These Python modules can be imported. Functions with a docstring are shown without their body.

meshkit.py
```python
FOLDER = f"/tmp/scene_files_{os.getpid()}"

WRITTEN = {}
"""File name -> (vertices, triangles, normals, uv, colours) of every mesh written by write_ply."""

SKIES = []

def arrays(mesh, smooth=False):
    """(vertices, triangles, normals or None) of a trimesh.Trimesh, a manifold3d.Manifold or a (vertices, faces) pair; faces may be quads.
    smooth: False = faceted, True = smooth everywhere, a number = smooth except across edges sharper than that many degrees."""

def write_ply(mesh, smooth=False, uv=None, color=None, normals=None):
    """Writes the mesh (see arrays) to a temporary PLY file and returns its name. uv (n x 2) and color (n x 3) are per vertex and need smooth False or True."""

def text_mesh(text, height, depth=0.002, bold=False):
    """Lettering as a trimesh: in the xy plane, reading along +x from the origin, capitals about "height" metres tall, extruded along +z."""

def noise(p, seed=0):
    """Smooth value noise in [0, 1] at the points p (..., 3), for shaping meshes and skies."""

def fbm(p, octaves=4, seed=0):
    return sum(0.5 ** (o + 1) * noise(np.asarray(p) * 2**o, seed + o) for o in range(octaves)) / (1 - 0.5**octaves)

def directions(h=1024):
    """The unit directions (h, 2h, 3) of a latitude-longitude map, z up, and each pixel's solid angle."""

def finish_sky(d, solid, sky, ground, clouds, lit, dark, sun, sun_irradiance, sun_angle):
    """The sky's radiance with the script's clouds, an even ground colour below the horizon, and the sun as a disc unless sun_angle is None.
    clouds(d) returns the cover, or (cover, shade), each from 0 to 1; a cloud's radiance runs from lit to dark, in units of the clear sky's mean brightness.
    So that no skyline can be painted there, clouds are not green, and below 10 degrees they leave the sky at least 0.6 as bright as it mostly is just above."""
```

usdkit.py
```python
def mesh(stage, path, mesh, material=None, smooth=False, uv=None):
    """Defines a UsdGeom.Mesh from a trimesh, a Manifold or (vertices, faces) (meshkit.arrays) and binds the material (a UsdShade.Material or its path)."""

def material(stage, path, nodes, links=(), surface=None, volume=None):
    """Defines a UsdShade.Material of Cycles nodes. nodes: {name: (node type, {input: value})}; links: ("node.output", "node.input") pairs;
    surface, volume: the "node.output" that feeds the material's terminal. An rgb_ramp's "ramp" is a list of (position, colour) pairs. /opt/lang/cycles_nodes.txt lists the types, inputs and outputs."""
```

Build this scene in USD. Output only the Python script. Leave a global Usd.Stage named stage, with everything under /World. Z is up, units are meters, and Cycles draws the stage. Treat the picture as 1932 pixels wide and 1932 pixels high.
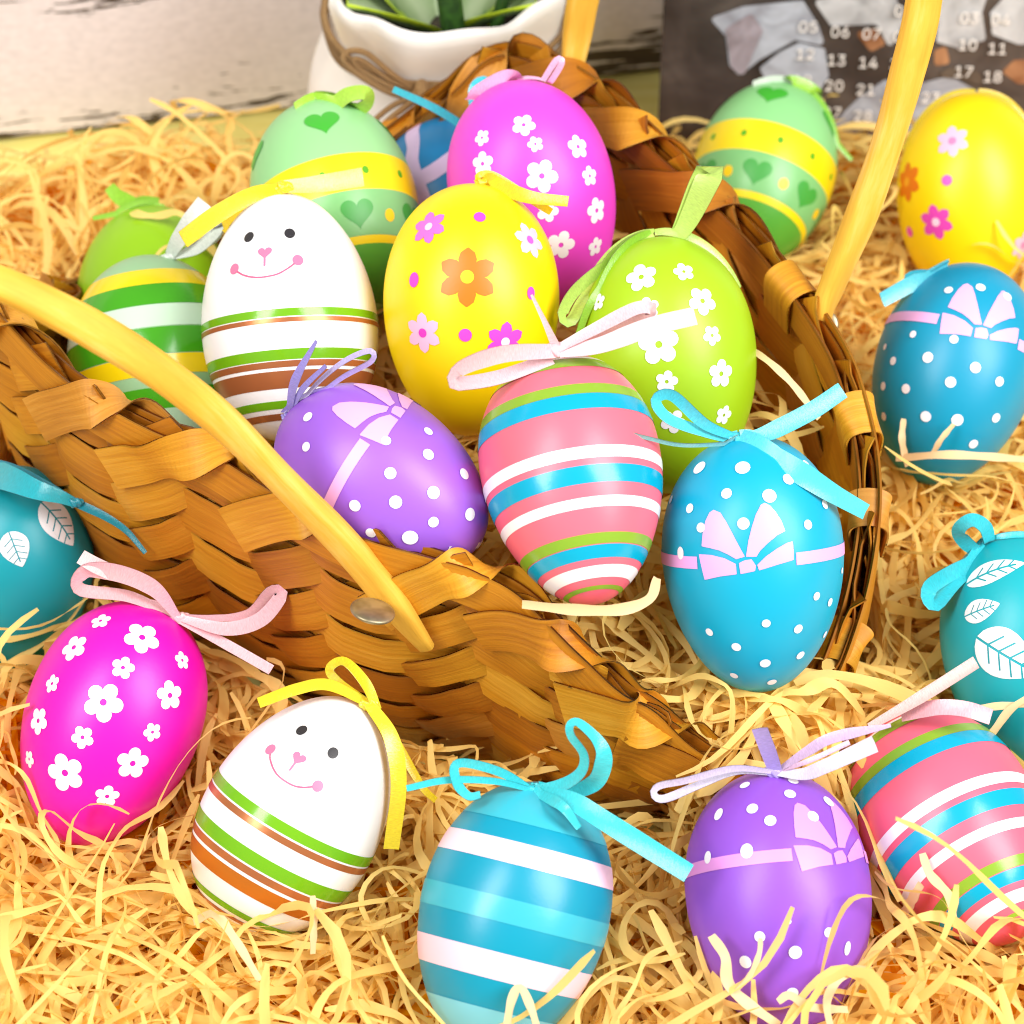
import math, random
import numpy as np
import trimesh
import usdkit, meshkit
from shapely.geometry import Polygon, Point, LineString, MultiPolygon
from shapely import affinity
from shapely.ops import unary_union
from pxr import Usd, UsdGeom, UsdLux, UsdShade, Gf, Sdf, Vt

# ---------------------------------------------------------------- camera, light, exposure
stage = Usd.Stage.CreateInMemory()
UsdGeom.Xform.Define(stage, '/World')
PITCH = math.radians(46.0)          # the camera looks down by this much
FOC = 4545.0                        # focal length in picture units (the picture is 1932 units wide)
HALF = 966.0
CAM = np.array([0.0, 0.0, 0.485])
cam = UsdGeom.Camera.Define(stage, '/World/camera')
cam.AddTranslateOp().Set(Gf.Vec3d(*CAM))
cam.AddRotateXOp().Set(90 - math.degrees(PITCH))
cam.CreateFocalLengthAttr(50.0)
cam.CreateHorizontalApertureAttr(50.0 * 2 * HALF / FOC)
cam.CreateVerticalApertureAttr(50.0 * 2 * HALF / FOC)
cam.CreateFStopAttr(10.5)
cam.CreateFocusDistanceAttr(0.555)
cam.CreateClippingRangeAttr(Gf.Vec2f(0.02, 50))
cam.CreateExposureAttr(0.04)

VX = np.array([1.0, 0, 0])
VU = np.array([0, math.sin(PITCH), math.cos(PITCH)])
VF = np.array([0, math.cos(PITCH), -math.sin(PITCH)])
VB = -VF


def material(name, nodes, links=(), surface='p.BSDF', volume=None):
    return usdkit.material(stage, '/World/Looks/' + name, nodes, links, surface=surface, volume=volume)


UsdGeom.Scope.Define(stage, '/World/Looks')
dome = UsdLux.DomeLight.Define(stage, '/World/room_bounce')
dome_mat = usdkit.material(stage, '/World/Looks/room_bounce', {'b': ('background_shader', {'color': (1.0, 0.98, 0.95), 'strength': 0.40})}, surface='b.background')
UsdShade.MaterialBindingAPI.Apply(dome.GetPrim()).Bind(dome_mat)


def softbox(name, direction, dist, size, power, color=(1, 1, 1), target=(0.0, 0.42, 0.04)):
    d = np.array(direction, float)
    d /= np.linalg.norm(d)
    pos = np.array(target) + d * dist
    l = UsdLux.RectLight.Define(stage, '/World/' + name)
    z = d
    x = np.cross([0, 0, 1], z)
    x /= np.linalg.norm(x)
    y = np.cross(z, x)
    m = Gf.Matrix4d(*[float(a) for a in (*x, 0, *y, 0, *z, 0, *pos, 1)])
    l.AddTransformOp().Set(m)
    l.CreateWidthAttr(size[0])
    l.CreateHeightAttr(size[1])
    l.CreateIntensityAttr(power)
    l.CreateColorAttr(Gf.Vec3f(*color))


softbox('softbox_right', (0.60, -0.36, 0.75), 1.05, (0.42, 0.75), 13.5, (1.0, 0.985, 0.96))
softbox('softbox_left', (-0.50, -0.40, 0.80), 1.05, (0.26, 0.75), 14.5, (1.0, 0.985, 0.96))


# ---------------------------------------------------------------- helpers
def lin(c):
    c = np.array(c, float) / 255
    return tuple(np.where(c < 0.04045, c / 12.92, ((c + 0.055) / 1.055) ** 2.4))


def zc(x0, y0, k):
    """Reads a place from an enlargement of the picture: corner (x0, y0) in 2000ths, k times enlarged."""
    return lambda *p: [((x0 + a / k) * 0.966, (y0 + b / k) * 0.966, *r) for a, b, *r in p]


def ray(px, py):
    d = VF + (px - HALF) / FOC * VX + (HALF - py) / FOC * VU
    return d                                            # CAM + depth * d


def at(px, py, depth):
    return CAM + depth * ray(px, py)


def at_z(px, py, z):
    d = ray(px, py)
    return CAM + d * ((z - CAM[2]) / d[2])


def depth_of(p):
    return float((np.asarray(p) - CAM) @ VF)


names = {}


def numbered(name, parent='/World'):
    k = (parent, name)
    n = names.get(k, 0)
    names[k] = n + 1
    return f'{parent}/{name}' if n == 0 else f'{parent}/{name}_{n:03d}'


def tag(prim, label=None, cat=None, group=None, kind=None):
    prim = prim.GetPrim()
    for k, v in (('label', label), ('category', cat), ('group', group), ('kind', kind)):
        if v:
            prim.SetCustomDataByKey(k, v)
    return prim


bases = {}


def thing(name, base, label=None, cat=None, group=None, kind=None):
    path = numbered(name)
    x = UsdGeom.Xform.Define(stage, path)
    x.AddTranslateOp().Set(Gf.Vec3d(*map(float, base)))
    bases[path] = np.array(base, float)
    tag(x, label, cat, group, kind)
    return path


def put(name, V, F, mat, parent='/World', normals=None, uv=None, smooth=False, label=None):
    """One Mesh prim. V in world coordinates; F triangles or quads."""
    path = numbered(name, parent)
    V = np.asarray(V, float)
    F = np.asarray(F, int)
    top = '/'.join(path.split('/')[:3])
    base = bases.get(top)
    bases.setdefault(path, base)
    P = V - base if base is not None else V
    m = UsdGeom.Mesh.Define(stage, path)
    if normals is None and not smooth and LAST.get('n') is not None and len(LAST['n']) == len(V):
        normals = LAST.pop('n')
        t3 = F[:, :3]
        fn = np.cross(V[t3[:, 1]] - V[t3[:, 0]], V[t3[:, 2]] - V[t3[:, 0]])
        if (fn * normals[t3[:, 0]]).sum() < 0:
            F = F[:, ::-1]
    if smooth and normals is None:
        tri = F if F.shape[1] == 3 else np.vstack([F[:, [0, 1, 2]], F[:, [0, 2, 3]]])
        n = np.zeros_like(P)
        fn = np.cross(P[tri[:, 1]] - P[tri[:, 0]], P[tri[:, 2]] - P[tri[:, 0]])
        for k in range(3):
            np.add.at(n, tri[:, k], fn)
        normals = n / np.maximum(np.linalg.norm(n, axis=1, keepdims=True), 1e-30)
    m.CreatePointsAttr(Vt.Vec3fArray.FromNumpy(P.astype(np.float32)))
    m.CreateFaceVertexCountsAttr(Vt.IntArray.FromNumpy(np.full(len(F), F.shape[1], np.int32)))
    m.CreateFaceVertexIndicesAttr(Vt.IntArray.FromNumpy(F.astype(np.int32).ravel()))
    m.CreateSubdivisionSchemeAttr('none')
    if normals is not None:
        m.CreateNormalsAttr(Vt.Vec3fArray.FromNumpy(np.asarray(normals, np.float32)))
        m.SetNormalsInterpolation('vertex')
    if uv is not None:
        UsdGeom.PrimvarsAPI(m).CreatePrimvar('st', Sdf.ValueTypeNames.TexCoord2fArray, 'vertex').Set(Vt.Vec2fArray.FromNumpy(np.asarray(uv, np.float32)))
    if mat is not None:
        UsdShade.MaterialBindingAPI.Apply(m.GetPrim()).Bind(mat)
    if label:
        tag(m, label)
    return path


def put_tm(name, tm, mat, parent='/World', smooth=False, label=None):
    v, f, n = meshkit.arrays(tm, smooth)
    return put(name, v, f, mat, parent, normals=n, label=label)


def spline(pts, n, closed=False):
    """Catmull-Rom (centripetal enough for us) through pts, n samples evenly spaced by length."""
    p = np.asarray(pts, float)
    if closed:
        q = np.vstack([p[-1:], p, p[:2]])
    else:
        q = np.vstack([2 * p[0] - p[1], p, 2 * p[-1] - p[-2]])
    out = []
    for i in range(len(q) - 3):
        a, b, c, d = q[i:i + 4]
        t = np.linspace(0, 1, 24, endpoint=False)[:, None]
        out.append(0.5 * ((2 * b) + (c - a) * t + (2 * a - 5 * b + 4 * c - d) * t ** 2 + (3 * b - a - 3 * c + d) * t ** 3))
    out.append(q[-2][None])
    out = np.vstack(out)
    s = np.r_[0, np.cumsum(np.linalg.norm(np.diff(out[:, :3], axis=0), axis=1))]
    tt = np.linspace(0, s[-1], n + 1)[:-1] if closed else np.linspace(0, s[-1], n)
    return np.stack([np.interp(tt, s, out[:, k]) for k in range(out.shape[1])], 1)


def unit(v):
    return v / np.maximum(np.linalg.norm(v, axis=-1, keepdims=True), 1e-12)


LAST = {}


def strip(path, side, width, cup=0.0, nrm=None, thick=0.0):
    """A band along path; side = unit vectors across it; three vertices across (a slight cup), closed solid if thick."""
    n = len(path)
    w = np.broadcast_to(np.asarray(width, float), (n,))[:, None]
    nn = nrm if nrm is not None else unit(np.cross(np.gradient(path, axis=0), side))
    rows = [path - side * w / 2, path + nn * cup * w, path + side * w / 2]
    if thick:
        rows = [r + nn * thick / 2 for r in rows] + [r - nn * thick / 2 for r in rows[::-1]]
    k = len(rows)
    V = np.stack(rows, 1).reshape(-1, 3)
    F = []
    for j in range(k if thick else k - 1):
        j2 = (j + 1) % k
        i = np.arange(n - 1)
        F.append(np.stack([i * k + j, (i + 1) * k + j, (i + 1) * k + j2, i * k + j2], 1))
    F = np.vstack(F)
    if thick:
        e = (n - 1) * k
        F = np.vstack([F, [[0, 1, 4, 5], [1, 2, 3, 4], [e + 5, e + 4, e + 1, e], [e + 4, e + 3, e + 2, e + 1]]])
    s = np.r_[0, np.cumsum(np.linalg.norm(np.diff(path, axis=0), axis=1))]
    across = np.tile([0, .5, 1, 1, .5, 0] if thick else [0, .5, 1], n)
    uv = np.stack([np.repeat(s, k), across * w.mean()], 1)
    T = unit(np.gradient(path, axis=0))
    fl = unit(np.cross(T, side))
    fl = fl * np.sign((fl * nn).sum(1, keepdims=True) + 1e-9)
    tilt_ = 2.2 * cup
    rown = [unit(fl - side * tilt_), fl, unit(fl + side * tilt_)]
    if thick:
        rown += [-r for r in rown[::-1]]
    LAST['n'] = np.stack(rown, 1).reshape(-1, 3)
    return V, F, uv


# ---------------------------------------------------------------- materials
def paint(name, rgb, rough=0.42, coat=0.0, spec=0.5, sub=0.0, metal=0.0):
    return material(name, {'t': ('texture_coordinate', {}),
                           'n': ('noise_texture', {'scale': 900.0, 'detail': 2.0}),
                           'b': ('bump', {'strength': 0.04, 'distance': 0.0004}),
                           'p': ('principled_bsdf', {'base_color': lin(rgb), 'roughness': rough, 'coat_weight': coat, 'coat_roughness': 0.12, 'specular_ior_level': spec, 'metallic': metal})},
                    [('t.object', 'n.vector'), ('n.fac', 'b.height'), ('b.normal', 'p.normal')])


def fabric(name, rgb, rough=0.24):
    """Satin ribbon: fine cross weave, shiny, lets some light through."""
    return material(name, {'u': ('uvmap', {'attribute': 'st'}),
                           'm': ('mapping', {'scale': (5200.0, 900.0, 1.0)}),
                           'n': ('noise_texture', {'scale': 1.0, 'detail': 2.0}),
                           'b': ('bump', {'strength': 0.22, 'distance': 0.0003}),
                           'c': ('rgb_ramp', {'ramp': [(0.3, tuple(0.82 * x for x in lin(rgb))), (0.7, tuple(min(1, 1.12 * x) for x in lin(rgb)))]}),
                           'p': ('principled_bsdf', {'roughness': rough, 'anisotropic': 0.5, 'specular_ior_level': 0.85, 'sheen_weight': 0.2}),
                           't': ('translucent_bsdf', {'color': lin(rgb)}),
                           'x': ('mix_closure', {'fac': 0.16})},
                    [('u.UV', 'm.vector'), ('m.vector', 'n.vector'), ('n.fac', 'b.height'), ('n.fac', 'c.fac'), ('c.color', 'p.base_color'), ('b.normal', 'p.normal'), ('p.BSDF', 'x.closure1'), ('t.BSDF', 'x.closure2')],
                    surface='x.closure')


def chipwood(name, dark, mid, light, rough=0.5):
    """Thin wood strip with grain along it."""
    return material(name, {'u': ('uvmap', {'attribute': 'st'}),
                           'r': ('object_info', {}),
                           'rm': ('math', {'math_type': 'multiply', 'value2': 7.0}),
                           'cx': ('combine_xyz', {}),
                           'm': ('mapping', {'scale': (30.0, 900.0, 1.0)}),
                           'a': ('vector_math', {'math_type': 'add'}),
                           'n': ('noise_texture', {'scale': 1.0, 'detail': 5.0, 'roughness': 0.65}),
                           'm2': ('mapping', {'scale': (25.0, 60.0, 1.0)}),
                           'n2': ('noise_texture', {'scale': 1.0, 'detail': 2.0}),
                           'mx': ('mix_float', {'fac': 0.5}),
                           'c': ('rgb_ramp', {'ramp': [(0.30, lin(dark)), (0.5, lin(mid)), (0.68, lin(light))]}),
                           'b': ('bump', {'strength': 0.5, 'distance': 0.0004}),
                           'p': ('principled_bsdf', {'roughness': rough, 'specular_ior_level': 0.45})},
                    [('u.UV', 'm.vector'), ('r.random', 'rm.value1'), ('rm.value', 'cx.x'), ('rm.value', 'cx.y'), ('m.vector', 'a.vector1'), ('cx.vector', 'a.vector2'), ('a.vector', 'n.vector'),
                     ('u.UV', 'm2.vector'), ('m2.vector', 'n2.vector'), ('n.fac', 'mx.a'), ('n2.fac', 'mx.b'), ('mx.result', 'c.fac'), ('c.color', 'p.base_color'), ('n.fac', 'b.height'), ('b.normal', 'p.normal')])


WOOD = [chipwood('chipwood_amber', (164, 94, 8), (198, 126, 18), (218, 150, 36)),
        chipwood('chipwood_brown', (142, 78, 8), (178, 108, 16), (200, 132, 32)),
        chipwood('chipwood_gold', (180, 110, 12), (212, 146, 28), (232, 172, 56)),
        chipwood('chipwood_tan', (172, 106, 26), (202, 136, 46), (222, 160, 72))]
CANE = chipwood('handle_cane', (206, 146, 34), (232, 180, 62), (246, 212, 124), 0.62)


def straw_mat(name, stops, trans=0.38):
    return material(name, {'g': ('geometry', {}),
                           'c': ('rgb_ramp', {'ramp': [(a, lin(b)) for a, b in stops]}),
                           'u': ('uvmap', {'attribute': 'st'}),
                           'm': ('mapping', {'scale': (60.0, 2500.0, 1.0)}),
                           'n': ('noise_texture', {'scale': 1.0, 'detail': 2.0}),
                           'b': ('bump', {'strength': 0.3, 'distance': 0.0002}),
                           'p': ('principled_bsdf', {'roughness': 0.5, 'specular_ior_level': 0.4}),
                           't': ('translucent_bsdf', {}),
                           'x': ('mix_closure', {'fac': trans})},
                    [('g.random_per_island', 'c.fac'), ('c.color', 'p.base_color'), ('c.color', 't.color'), ('u.UV', 'm.vector'), ('m.vector', 'n.vector'), ('n.fac', 'b.height'), ('b.normal', 'p.normal'),
                     ('p.BSDF', 'x.closure1'), ('t.BSDF', 'x.closure2')], surface='x.closure')


STRAW = straw_mat('straw', [(0.0, (255, 222, 132)), (0.25, (255, 231, 174)), (0.5, (255, 238, 206)), (1.0, (255, 232, 204))])
STRAW_PALE = straw_mat('straw_pale', [(0.0, (252, 222, 172)), (1.0, (252, 226, 184))], 0.3)
STRAW_DEEP = straw_mat('straw_deep', [(0.0, (255, 184, 8)), (0.5, (255, 192, 26)), (1.0, (255, 206, 70))], 0.62)
METAL = material('rivet_metal', {'n': ('noise_texture', {'scale': 250.0, 'detail': 2.0}), 'c': ('rgb_ramp', {'ramp': [(0.35, lin((150, 138, 110))), (0.65, lin((190, 178, 150)))]}),
                                 'p': ('principled_bsdf', {'metallic': 0.85, 'roughness': 0.42})}, [('n.fac', 'c.fac'), ('c.color', 'p.base_color')])

# ---------------------------------------------------------------- the setting: table and wall
TABLE = material('painted_table', {'t': ('texture_coordinate', {}), 'm': ('mapping', {'scale': (10.0, 60.0, 1.0)}), 'n': ('noise_texture', {'scale': 3.0, 'detail': 5.0}),
                                   'c': ('rgb_ramp', {'ramp': [(0.3, lin((222, 206, 108))), (0.7, lin((236, 224, 138)))]}),
                                   'p': ('principled_bsdf', {'roughness': 0.55})},
                 [('t.object', 'm.vector'), ('m.vector', 'n.vector'), ('n.fac', 'c.fac'), ('c.color', 'p.base_color')])
tb = trimesh.creation.box([1.3, 1.0, 0.03])
tb.apply_translation([0, 0.5, -0.015])
tag(stage.GetPrimAtPath(put_tm('table', tb, TABLE)), kind='structure')

WALL = material('chipped_white_paint', {'t': ('texture_coordinate', {}),
                                        'sep': ('separate_xyz', {}),
                                        'm': ('mapping', {'scale': (26.0, 26.0, 240.0)}),
                                        'n': ('noise_texture', {'scale': 1.6, 'detail': 6.0, 'roughness': 0.62}),
                                        'm2': ('mapping', {'scale': (5.0, 5.0, 9.0)}),
                                        'n2': ('noise_texture', {'scale': 3.0, 'detail': 2.0}),
                                        'e1': ('math', {'math_type': 'subtract', 'value2': 0.0305}),
                                        'e2': ('math', {'math_type': 'absolute'}),
                                        'e3': ('map_range', {'from_min': 0.008, 'from_max': 0.0305, 'to_min': 0.0, 'to_max': 0.25}),
                                        's1': ('math', {'math_type': 'add'}),
                                        's2': ('math', {'math_type': 'multiply_add', 'value2': 0.55, 'value3': -0.245}),
                                        's3': ('math', {'math_type': 'add'}),
                                        'f': ('map_range', {'from_min': 0.735, 'from_max': 0.765, 'clamp': True}),
                                        'n3': ('noise_texture', {'scale': 60.0, 'detail': 3.0}),
                                        'w': ('rgb_ramp', {'ramp': [(0.3, lin((216, 208, 210))), (0.7, lin((230, 222, 224)))]}),
                                        'k': ('mix_color', {'b': lin((70, 58, 48))}),
                                        'b': ('bump', {'strength': 0.4, 'distance': 0.0006, 'invert': True}),
                                        'p': ('principled_bsdf', {'roughness': 0.6})},
                [('t.object', 'sep.vector'), ('t.object', 'm.vector'), ('m.vector', 'n.vector'), ('t.object', 'm2.vector'), ('m2.vector', 'n2.vector'),
                 ('sep.z', 'e1.value1'), ('e1.value', 'e2.value1'), ('e2.value', 'e3.value'), ('n.fac', 's1.value1'), ('e3.result', 's1.value2'),
                 ('n2.fac', 's2.value1'), ('s1.value', 's3.value1'), ('s2.value', 's3.value2'), ('s3.value', 'f.value'),
                 ('m2.vector', 'n3.vector'), ('n3.fac', 'w.fac'), ('w.color', 'k.a'), ('f.result', 'k.fac'), ('k.result', 'p.base_color'), ('f.result', 'b.height'), ('b.normal', 'p.normal')])
WYAW = math.atan(0.177)
wbase = np.array([-0.06, 0.6366 + 0.177 * 0.108, 0.0])
wt = thing('plank_wall', wbase, 'white painted plank wall with dark chipped paint behind the straw', 'wall')
rngw = random.Random(3)
for i in range(4):
    bx = trimesh.creation.box([1.2, 0.012, 0.0605])
    bx = trimesh.remesh.subdivide_to_size(bx.vertices, bx.faces, 0.02)
    v = np.array(bx[0])
    edge = np.abs(v[:, 2]) > 0.029
    nz = meshkit.noise(v * 60 + i * 9, 4)
    v[edge, 2] += (nz[edge] - 0.5) * 0.0012
    v[:, 1] += 0.006
    v[:, 2] += 0.0305 + 0.0625 * 0
    # each plank its own object space (z from its lower edge)
    c, s = math.cos(WYAW), math.sin(WYAW)
    vw = np.stack([v[:, 0] * c - v[:, 1] * s, v[:, 0] * s + v[:, 1] * c, v[:, 2]], 1)
    path = put('plank', vw + wbase, bx[1], WALL, wt)
    UsdGeom.Xformable(stage.GetPrimAtPath(path)).AddTranslateOp().Set(Gf.Vec3d(-0.023 * i, 0, 0.0022 + 0.0622 * i))

# ---------------------------------------------------------------- egg machinery
EA, ER = 0.0300, 0.0210


def prof(t, k):
    """radius / R at axial place t in -1..1; k > 0 narrows the top."""
    g = np.sqrt(np.clip(1 - t * t, 0, 1)) * (1 - k * t)
    return g


def prof_norm(k):
    t = np.linspace(-1, 1, 401)
    return prof(t, k).max()


class Egg:
    def __init__(s, cx, cy, w, roll, tilt, k, depth=None, R=ER, A=EA, aspect=1.0):
        A = A * aspect
        s.k, s.R, s.A = k, R, A
        s.nrm = prof_norm(k)
        if depth:
            R = w / 2 / FOC * depth
            A = R * EA / ER * aspect
            s.R, s.A = R, A
        s.depth = depth or 2 * R * FOC / w
        s.px = FOC / s.depth
        s.c = at(cx, cy, s.depth)
        r, t = math.radians(roll), math.radians(tilt)
        # direction towards the camera from this egg, so that tilt is seen as meant
        back = unit(CAM - s.c)
        up = unit(VU - back * (VU @ back))
        right = np.cross(up, back)
        s.z = math.cos(t) * (math.sin(r) * right + math.cos(r) * up) + math.sin(t) * back
        s.x = unit(back - s.z * (back @ s.z))
        s.y = np.cross(s.z, s.x)
        s.M = np.stack([s.x, s.y, s.z], 0)     # world -> local rows

    def r(s, z):
        return s.R * prof(np.clip(z / s.A, -1, 1), s.k) / s.nrm

    def surf(s, lon, z, off=0.0):
        lon, z = np.broadcast_arrays(np.asarray(lon, float), np.asarray(z, float))
        r = s.r(z)
        p = np.stack([r * np.cos(lon), r * np.sin(lon), z], -1)
        n = s.normal(lon, z)
        return (p + n * off) @ s.M + s.c, n @ s.M

    def normal(s, lon, z):
        e = 1e-5 * s.A
        zc_ = np.clip(z, -s.A * 0.99999, s.A * 0.99999)
        r2 = lambda q: s.r(np.clip(q, -s.A, s.A)) ** 2
        d = (r2(zc_ + e) - r2(zc_ - e)) / (2 * e)
        r = s.r(zc_)
        n = np.stack([2 * r * np.cos(lon), 2 * r * np.sin(lon), -d], -1)
        return unit(n)

    def local(s, p):
        return (np.asarray(p) - s.c) @ s.M.T

    def hit(s, px, py):
        """(lon, z) where the line of sight meets the egg, or its nearest silhouette place."""
        d = ray(px, py)
        o = CAM
        ts = np.linspace(s.depth - 0.04, s.depth + 0.01, 700)
        q = s.local(o + ts[:, None] * d)
        F = q[:, 0] ** 2 + q[:, 1] ** 2 - s.r(q[:, 2]) ** 2
        F = np.where(np.abs(q[:, 2]) > s.A, 1.0, F)
        ins = np.nonzero(F < 0)[0]
        i = ins[0] if len(ins) else int(np.argmin(F + np.maximum(0, np.abs(q[:, 2]) - s.A)))
        x, y, z = q[i]
        z = float(np.clip(z, -s.A * 0.998, s.A * 0.998))
        return math.atan2(y, x), z

    def inside(s, p, grow=1.0):
        q = s.local(p)
        return q[..., 0] ** 2 + q[..., 1] ** 2 < (grow * s.r(np.clip(q[..., 2] / grow, -s.A, s.A))) ** 2

    def shell(s, mat, parent):
        n, m = 56, 88
        ph = np.linspace(0, np.pi, n)[1:-1]
        z = s.A * np.cos(ph)
        lon = np.arange(m) * 2 * np.pi / m
        LO, Z = np.meshgrid(lon, z)
        P, N = s.surf(LO, Z)
        P, N = P.reshape(-1, 3), N.reshape(-1, 3)
        P = np.vstack([P, s.c + s.z * s.A, s.c - s.z * s.A])
        N = np.vstack([N, s.z, -s.z])
        F = []
        r = n - 2
        i, j = np.meshgrid(np.arange(r - 1), np.arange(m), indexing='ij')
        a, b = i * m + j, i * m + (j + 1) % m
        F = np.stack([a, a + m, b + m, b], -1).reshape(-1, 4)
        T = np.vstack([F[:, [0, 1, 2]], F[:, [0, 2, 3]]])
        jj = np.arange(m)
        j2 = (jj + 1) % m
        T = np.vstack([T, np.stack([np.full(m, r * m), jj, j2], 1), np.stack([np.full(m, r * m + 1), (r - 1) * m + j2, (r - 1) * m + jj], 1)])
        put('shell', P, T, mat, parent, normals=N)

    def band(s, z0, z1, mat, parent, off=0.00010, name='stripe'):
        z0, z1 = max(min(z0, z1), -s.A * 0.995), min(max(z0, z1), s.A * 0.995)
        m, n = 96, max(3, int((z1 - z0) / 0.0011) + 2)
        lon = np.arange(m) * 2 * np.pi / m
        LO, Z = np.meshgrid(lon, np.linspace(z1, z0, n))
        P, N = s.surf(LO, Z, off)
        i, j = np.meshgrid(np.arange(n - 1), np.arange(m), indexing='ij')
        a, b = i * m + j, i * m + (j + 1) % m
        F = np.stack([a, a + m, b + m, b], -1).reshape(-1, 4)
        put(name, P.reshape(-1, 3), F, mat, parent, normals=N.reshape(-1, 3))

    def decal(s, poly, place, mat, parent, name, off=0.00014, wrap=False):
        """poly: shapely shape in metres (x east, y towards the top). place: (lon, z). wrap: poly is in (lon * R, z) already."""
        polys = [g for g in getattr(poly, 'geoms', [poly]) if isinstance(g, Polygon) and g.area > 1e-9]
        VV, FF, n0 = [], [], 0
        for g in polys:
            g = g.simplify(0.00004)
            v, f = trimesh.creation.triangulate_polygon(g, engine='earcut')
            v3, f = trimesh.remesh.subdivide_to_size(np.c_[v, np.zeros(len(v))], f, 0.0022, max_iter=12)
            VV.append(v3[:, :2])
            FF.append(np.asarray(f) + n0)
            n0 += len(v3)
        if not VV:
            return
        v, f = np.vstack(VV), np.vstack(FF)
        if wrap:
            lon, z = v[:, 0] / s.R, np.clip(v[:, 1], -s.A * 0.999, s.A * 0.999)
        else:
            lon0, z0 = place
            n = s.normal(np.array(lon0), np.array(z0))
            p0 = np.array([s.r(np.array(z0)) * math.cos(lon0), s.r(np.array(z0)) * math.sin(lon0), z0])
            e = np.array([-math.sin(lon0), math.cos(lon0), 0])
            nn = np.cross(n, e)
            q = p0 + v[:, :1] * e + v[:, 1:] * nn
            # slide along the normal until it meets the surface
            for _ in range(3):
                d = q - n * 0
                F = d[:, 0] ** 2 + d[:, 1] ** 2 - s.r(np.clip(d[:, 2], -s.A, s.A)) ** 2
                e2 = 1e-5
                d2 = d + n * e2
                F2 = d2[:, 0] ** 2 + d2[:, 1] ** 2 - s.r(np.clip(d2[:, 2], -s.A, s.A)) ** 2
                q = q - n * np.clip(F * e2 / np.where(np.abs(F2 - F) < 1e-12, 1e-12, F2 - F), -0.004, 0.004)[:, None]
            lon, z = np.arctan2(q[:, 1], q[:, 0]), np.clip(q[:, 2], -s.A * 0.9995, s.A * 0.9995)
        P, N = s.surf(lon, z, off)
        tri = P[f]
        fn = np.cross(tri[:, 1] - tri[:, 0], tri[:, 2] - tri[:, 0])
        flip = (fn * N[f[:, 0]]).sum(1) < 0
        f[flip] = f[flip][:, ::-1]
        put(name, P, f, mat, parent, normals=N)

    def mm(s, px):
        return px / s.px


def flower5(r, rot=0):
    c = [Point(0.60 * math.cos(a), 0.60 * math.sin(a)).buffer(0.37, 10) for a in np.arange(5) * 2 * math.pi / 5 + math.pi / 2]
    g = unary_union(c + [Point(0, 0).buffer(0.42)]).difference(Point(0, 0).buffer(0.17, 6))
    return affinity.rotate(affinity.scale(g, r, r, origin=(0, 0)), rot, origin=(0, 0))


def flower6(r, rot=0, n=6, fat=0.27):
    ps = []
    for i in range(n):
        pet = Polygon([(0, 0), (fat * 0.75, 0.35), (fat, 0.62), (fat * 0.75, 0.85), (0, 1.0), (-fat * 0.75, 0.85), (-fat, 0.62), (-fat * 0.75, 0.35)]).buffer(0.05)
        ps.append(affinity.rotate(pet, i * 360 / n, origin=(0, 0)))
    g = unary_union(ps + [Point(0, 0).buffer(0.35)])
    return affinity.rotate(affinity.scale(g, r, r, origin=(0, 0)), rot, origin=(0, 0))


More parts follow.
